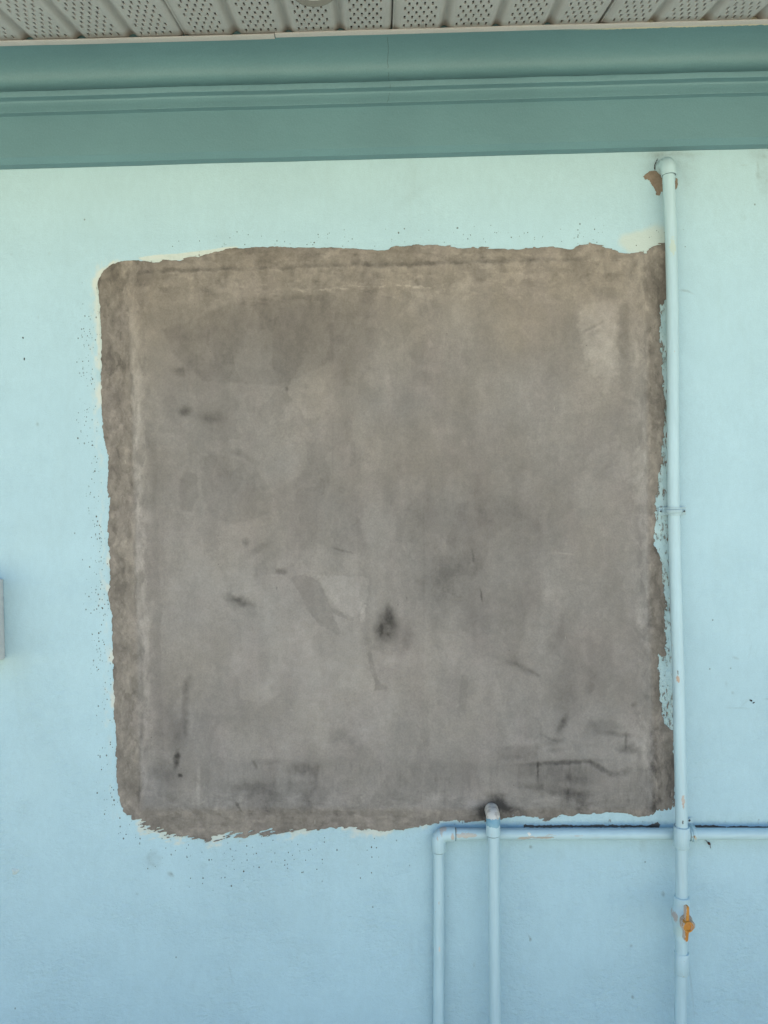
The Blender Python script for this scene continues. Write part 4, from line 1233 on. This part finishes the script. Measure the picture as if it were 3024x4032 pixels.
# bend: horizontal socket, rounded heel, vertical socket in one sweep plus two sockets
hx, vz = (er - ec), (eb - ec)
hdir, vdir = hx.normalized(), vz.normalized()
bp = [ec + hdir * .016]
bc = ec + hdir * .0155 + vdir * .0155
for k in range(0, 9):
    a = k / 8 * math.pi / 2
    bp.append(bc - vdir * .0155 * math.cos(a) - hdir * .0155 * math.sin(a))
bp.append(ec + vdir * .016)
m.tube(bp, RC, 32)
m.lathe(ec + hdir * .0150, hx, [(0, RC - .0004), (hx.length - .0165, RC), (hx.length - .0155, RC - .0006), (hx.length - .0150, RC - .003)], 32)
m.lathe(ec + vdir * .0150, vz, [(0, RC - .0004), (vz.length - .0165, RC), (vz.length - .0155, RC - .0006), (vz.length - .0150, RC - .003)], 32)
lip_shade(m, ec + hx, hx, .0120)
lip_shade(m, ec + vz, vz, .0114)
m.build('elbow', [mat_pipe('corner_elbow_paint', 0.75, [(P(1782, 3295, .03), .004, .008, (0.46, 0.38, 0.31)), (P(1745, 3268, .03), .008, .004, (0.45, 0.42, 0.37))]), M_LIP_SHADE], level, angle=50)

# middle pipe: comes out of the cement and drops in front of the level pipe
drop = empty('water_pipe', P(1945, 3225, .046))
tag(drop, 'short blue pipe with a cream and teal elbow poking out of the cement', 'pipe')
DM = .0465
pts = [P(1944, 3260, DM), P(1944, 3388, DM), P(1946.5, 3700, DM), P(1950, 4032, DM), P(1958, 4900, DM)]
MB().tube(smooth_path(pts, 6), .0119, 32).build('pipe', M_PIPE3, drop)
m = MB()
RM = .0145
eb = P(1942, 3288, DM)
zt = P(1940, 3165, .008).z
xm = P(1941, 3230, DM).x
bend = .0165
path = [Vector((eb.x, -DM, eb.z - .0004)), Vector((eb.x, -DM, eb.z + .0004)), Vector((eb.x, -DM, eb.z + .012)), Vector((xm, -DM, zt - RM - bend))]
for k in range(1, 9):
    a = k / 8 * math.pi / 2
    path.append(Vector((xm + .0022 * k / 8, -DM + bend * (1 - math.cos(a)), zt - RM - bend + bend * math.sin(a))))
path.append(Vector((xm + .0034, 0.004, zt - RM)))
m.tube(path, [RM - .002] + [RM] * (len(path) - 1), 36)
lip_shade(m, path[0], (0, 0, -1), .0119)
m.build('elbow', [M_ELB3, M_LIP_SHADE], drop)['label'] = 'elbow with a cream top, a teal band and flaking light blue paint'

# ------------------------------------------------------------------ pipe clamps
M_CLAMP = mat_pipe('clamp_paint', 0.5, tint=0.84)
M_SCREW = mat_plain('screw_steel', (0.30, 0.40, 0.42), 0.4, 0.5, 0.2)
clamp = empty('pipe_clamp', P(2654, 2013, .0))
tag(clamp, 'two eared pipe clamp with a screw in each ear, halfway up the tall pipe', 'pipe clamp', 'clamps that hold the pipes')
cc = P(2653.5, 2013, .0185)
hw = .0085
m = MB()
def strap(m, centre, rad, axis_u, axis_v, zdir, hw, t=.0018, ridge=True, foot_l=0.0, foot_r=0.0):
    """half ring in the (u, v) plane; v points away from the wall; feet run along u on the wall"""
    prof_out = []
    pr = [(-1.0, 0), (-.55, 0), (-.35, .0020 if ridge else 0), (.35, .0020 if ridge else 0), (.55, 0), (1.0, 0)]
    path2 = []
    depth = centre.y * -1
    if foot_l: path2 += [(-foot_l, -depth + .0022, (0, 1)), (-rad - .0035, -depth + .0022, (0, 1)), (-rad - .0010, -depth + .0040, (-.7, .7))]
    for k in range(0, 19):
        a = math.pi - math.pi * k / 18
        path2.append((math.cos(a) * rad, math.sin(a) * rad, (math.cos(a), math.sin(a))))
    if foot_r: path2 += [(rad + .0010, -depth + .0040, (.7, .7)), (rad + .0035, -depth + .0022, (0, 1)), (foot_r, -depth + .0022, (0, 1))]
    vs = []
    for (u, v, nn) in path2:
        flat = abs(nn[0]) < .01 and v < 0
        for (zz, ex) in pr:
            vs.append(centre + axis_u * (u + nn[0] * (t + (0 if flat else ex))) + axis_v * (v + nn[1] * (t + (0 if flat else ex))) + zdir * hw * zz)
        for (zz, ex) in reversed(pr):
            vs.append(centre + axis_u * u + axis_v * v + zdir * hw * zz)
    n = 2 * len(pr)
    fs = [(i * n + k, i * n + (k + 1) % n, (i + 1) * n + (k + 1) % n, (i + 1) * n + k) for i in range(len(path2) - 1) for k in range(n)]
    fs += [tuple(range(n)), tuple((len(path2) - 1) * n + k for k in range(n))[::-1]]
    m.add(vs, fs)
ux, vv_, zz_ = Vector((1, 0, -SR * .2)).normalized(), Vector((0, -1, 0)), Vector((0, 0, 1))
strap(m, cc, R0 + .0004, ux, vv_, zz_, hw, foot_l=cc.x - P(2590, 2013, 0).x, foot_r=P(2698, 2013, 0).x - cc.x)
m.build('strap', M_CLAMP, clamp, angle=30)
def screw(pt, parent, r=.0048):
    m = MB()
    m.lathe(pt, (0, -1, 0), [(-.004, r * .5), (0, r), (.0010, r), (.0022, r * .75), (.0027, r * .45)], 24)
    s = m.build('screw', M_CLAMP, parent)
    m = MB()
    for (a, b) in ((.0024, .0007), (.0007, .0024)):
        m.box((pt.x - a, pt.y - .0031, pt.z - b), (pt.x + a, pt.y - .0026, pt.z + b))
    m.build('screw_slot', M_HOLE, s, smooth=False)
screw(P(2600.5, 2013, .0036), clamp); screw(P(2692, 2013, .0036), clamp)

clamp2 = empty('pipe_clamp', P(2726, 3284, .0))
tag(clamp2, 'rust spotted pipe clamp on the level pipe, beside the tall pipe', 'pipe clamp', 'clamps that hold the pipes')
M_RUST = mat_pipe('rusty_clamp_paint', 0.9, [(P(2732, 3292, .03), .0022, .0028, (0.36, 0.17, 0.04)), (P(2721, 3294, .03), .0022, .003, (0.20, 0.10, 0.05)), (P(2719, 3280, .03), .0016, .002, (0.18, 0.10, 0.06)),
                                             (P(2736, 3298, .03), .003, .004, (0.50, 0.47, 0.36))])
m = MB()
c2 = P(2727, 3283.5, DL)
strap(m, c2, .0123, Vector((0, 0, 1)), Vector((0, -1, 0)), Vector((1, 0, 0)), .0068, foot_l=.019, foot_r=.028)
m.build('strap', M_RUST, clamp2, angle=30)
screw(Vector((P(2713, 3238, .0036).x, -.0036, c2.z + .0235)), clamp2, .0042)

# ------------------------------------------------------------------ grey box on the left, putty dab, cocoon
M_BOX = mat_plain('grey_box_enamel', (0.60, 0.60, 0.60), 0.4, 0.45, 0.04)
bx1 = P(19, 2440, 0).x
bz0, bz1 = P(14, 2604, .03).z, P(14, 2281, .03).z
box = empty('meter_box', (bx1 - .13, 0, bz0))
tag(box, 'light grey wall box cut off by the left edge of the view', 'meter box')
MB().box((bx1 - .26, -.052, bz0), (bx1, .0, bz1)).build('body', M_BOX, box, bevel=.004)
MB().box((bx1 - .262, -.074, bz0 - .002), (bx1 + .0015, -.0525, bz1 + .002)).build('lid', M_BOX, box, bevel=.005)
MB().lathe((bx1 - .03, -.074, (bz0 + bz1) / 2), (0, -1, 0), [(0, .008), (.004, .008), (.005, .006)], 20).build('latch', M_SCREW, box)

M_DAB = mat_plain('pale_putty', (0.50, 0.60, 0.60), 0.7, 0.3, 0.06, 200)
dc = P(60, 3430, 0)
vs, fs = [], []
n, rings = 22, 6
for i in range(rings):
    t = i / (rings - 1)
    for k in range(n):
        a = 2 * math.pi * k / n
        r = .0080 * (1 - t) * (1 + .18 * math.sin(3 * a + 1) + .14 * math.sin(5 * a + i)) + .0002
        vs.append((dc.x + r * math.cos(a), -.0045 * math.sqrt(max(t, 0)) * (1 + .25 * math.sin(2 * a + i * 1.3)) + .0008 * (1 - t), dc.z + r * math.sin(a)))
fs = [(i * n + k, i * n + (k + 1) % n, (i + 1) * n + (k + 1) % n, (i + 1) * n + k) for i in range(rings - 1) for k in range(n)]
fs.append(tuple((rings - 1) * n + k for k in range(n)))
dab = MB().add(vs, fs).build('putty_dab', M_DAB, angle=60)
tag(dab, 'small pale lump of putty on the lower left of the wall', 'putty')

M_COC = mat_plain('cocoon_brown', (0.10, 0.055, 0.045), 0.8, 0.2, 0.25, 300)
k0, k1 = P(2786, 3316, .006), P(2797, 3326, .006)
m = MB()
ax = k1 - k0
m.lathe(k0, ax, [(0, .0006), (ax.length * .25, .0022), (ax.length * .55, .0030), (ax.length * .85, .0020), (ax.length, .0005)], 14)
m.tube([P(2770, 3306, .005), P(2780, 3309, .005), k0], .0005, 6)
m.tube([k1, P(2796, 3332, .003), P(2799, 3340, .002)], .0006, 6)
coc = m.build('cocoon', M_COC)
tag(coc, 'tiny dark brown cocoon hanging just under the level pipe', 'cocoon')
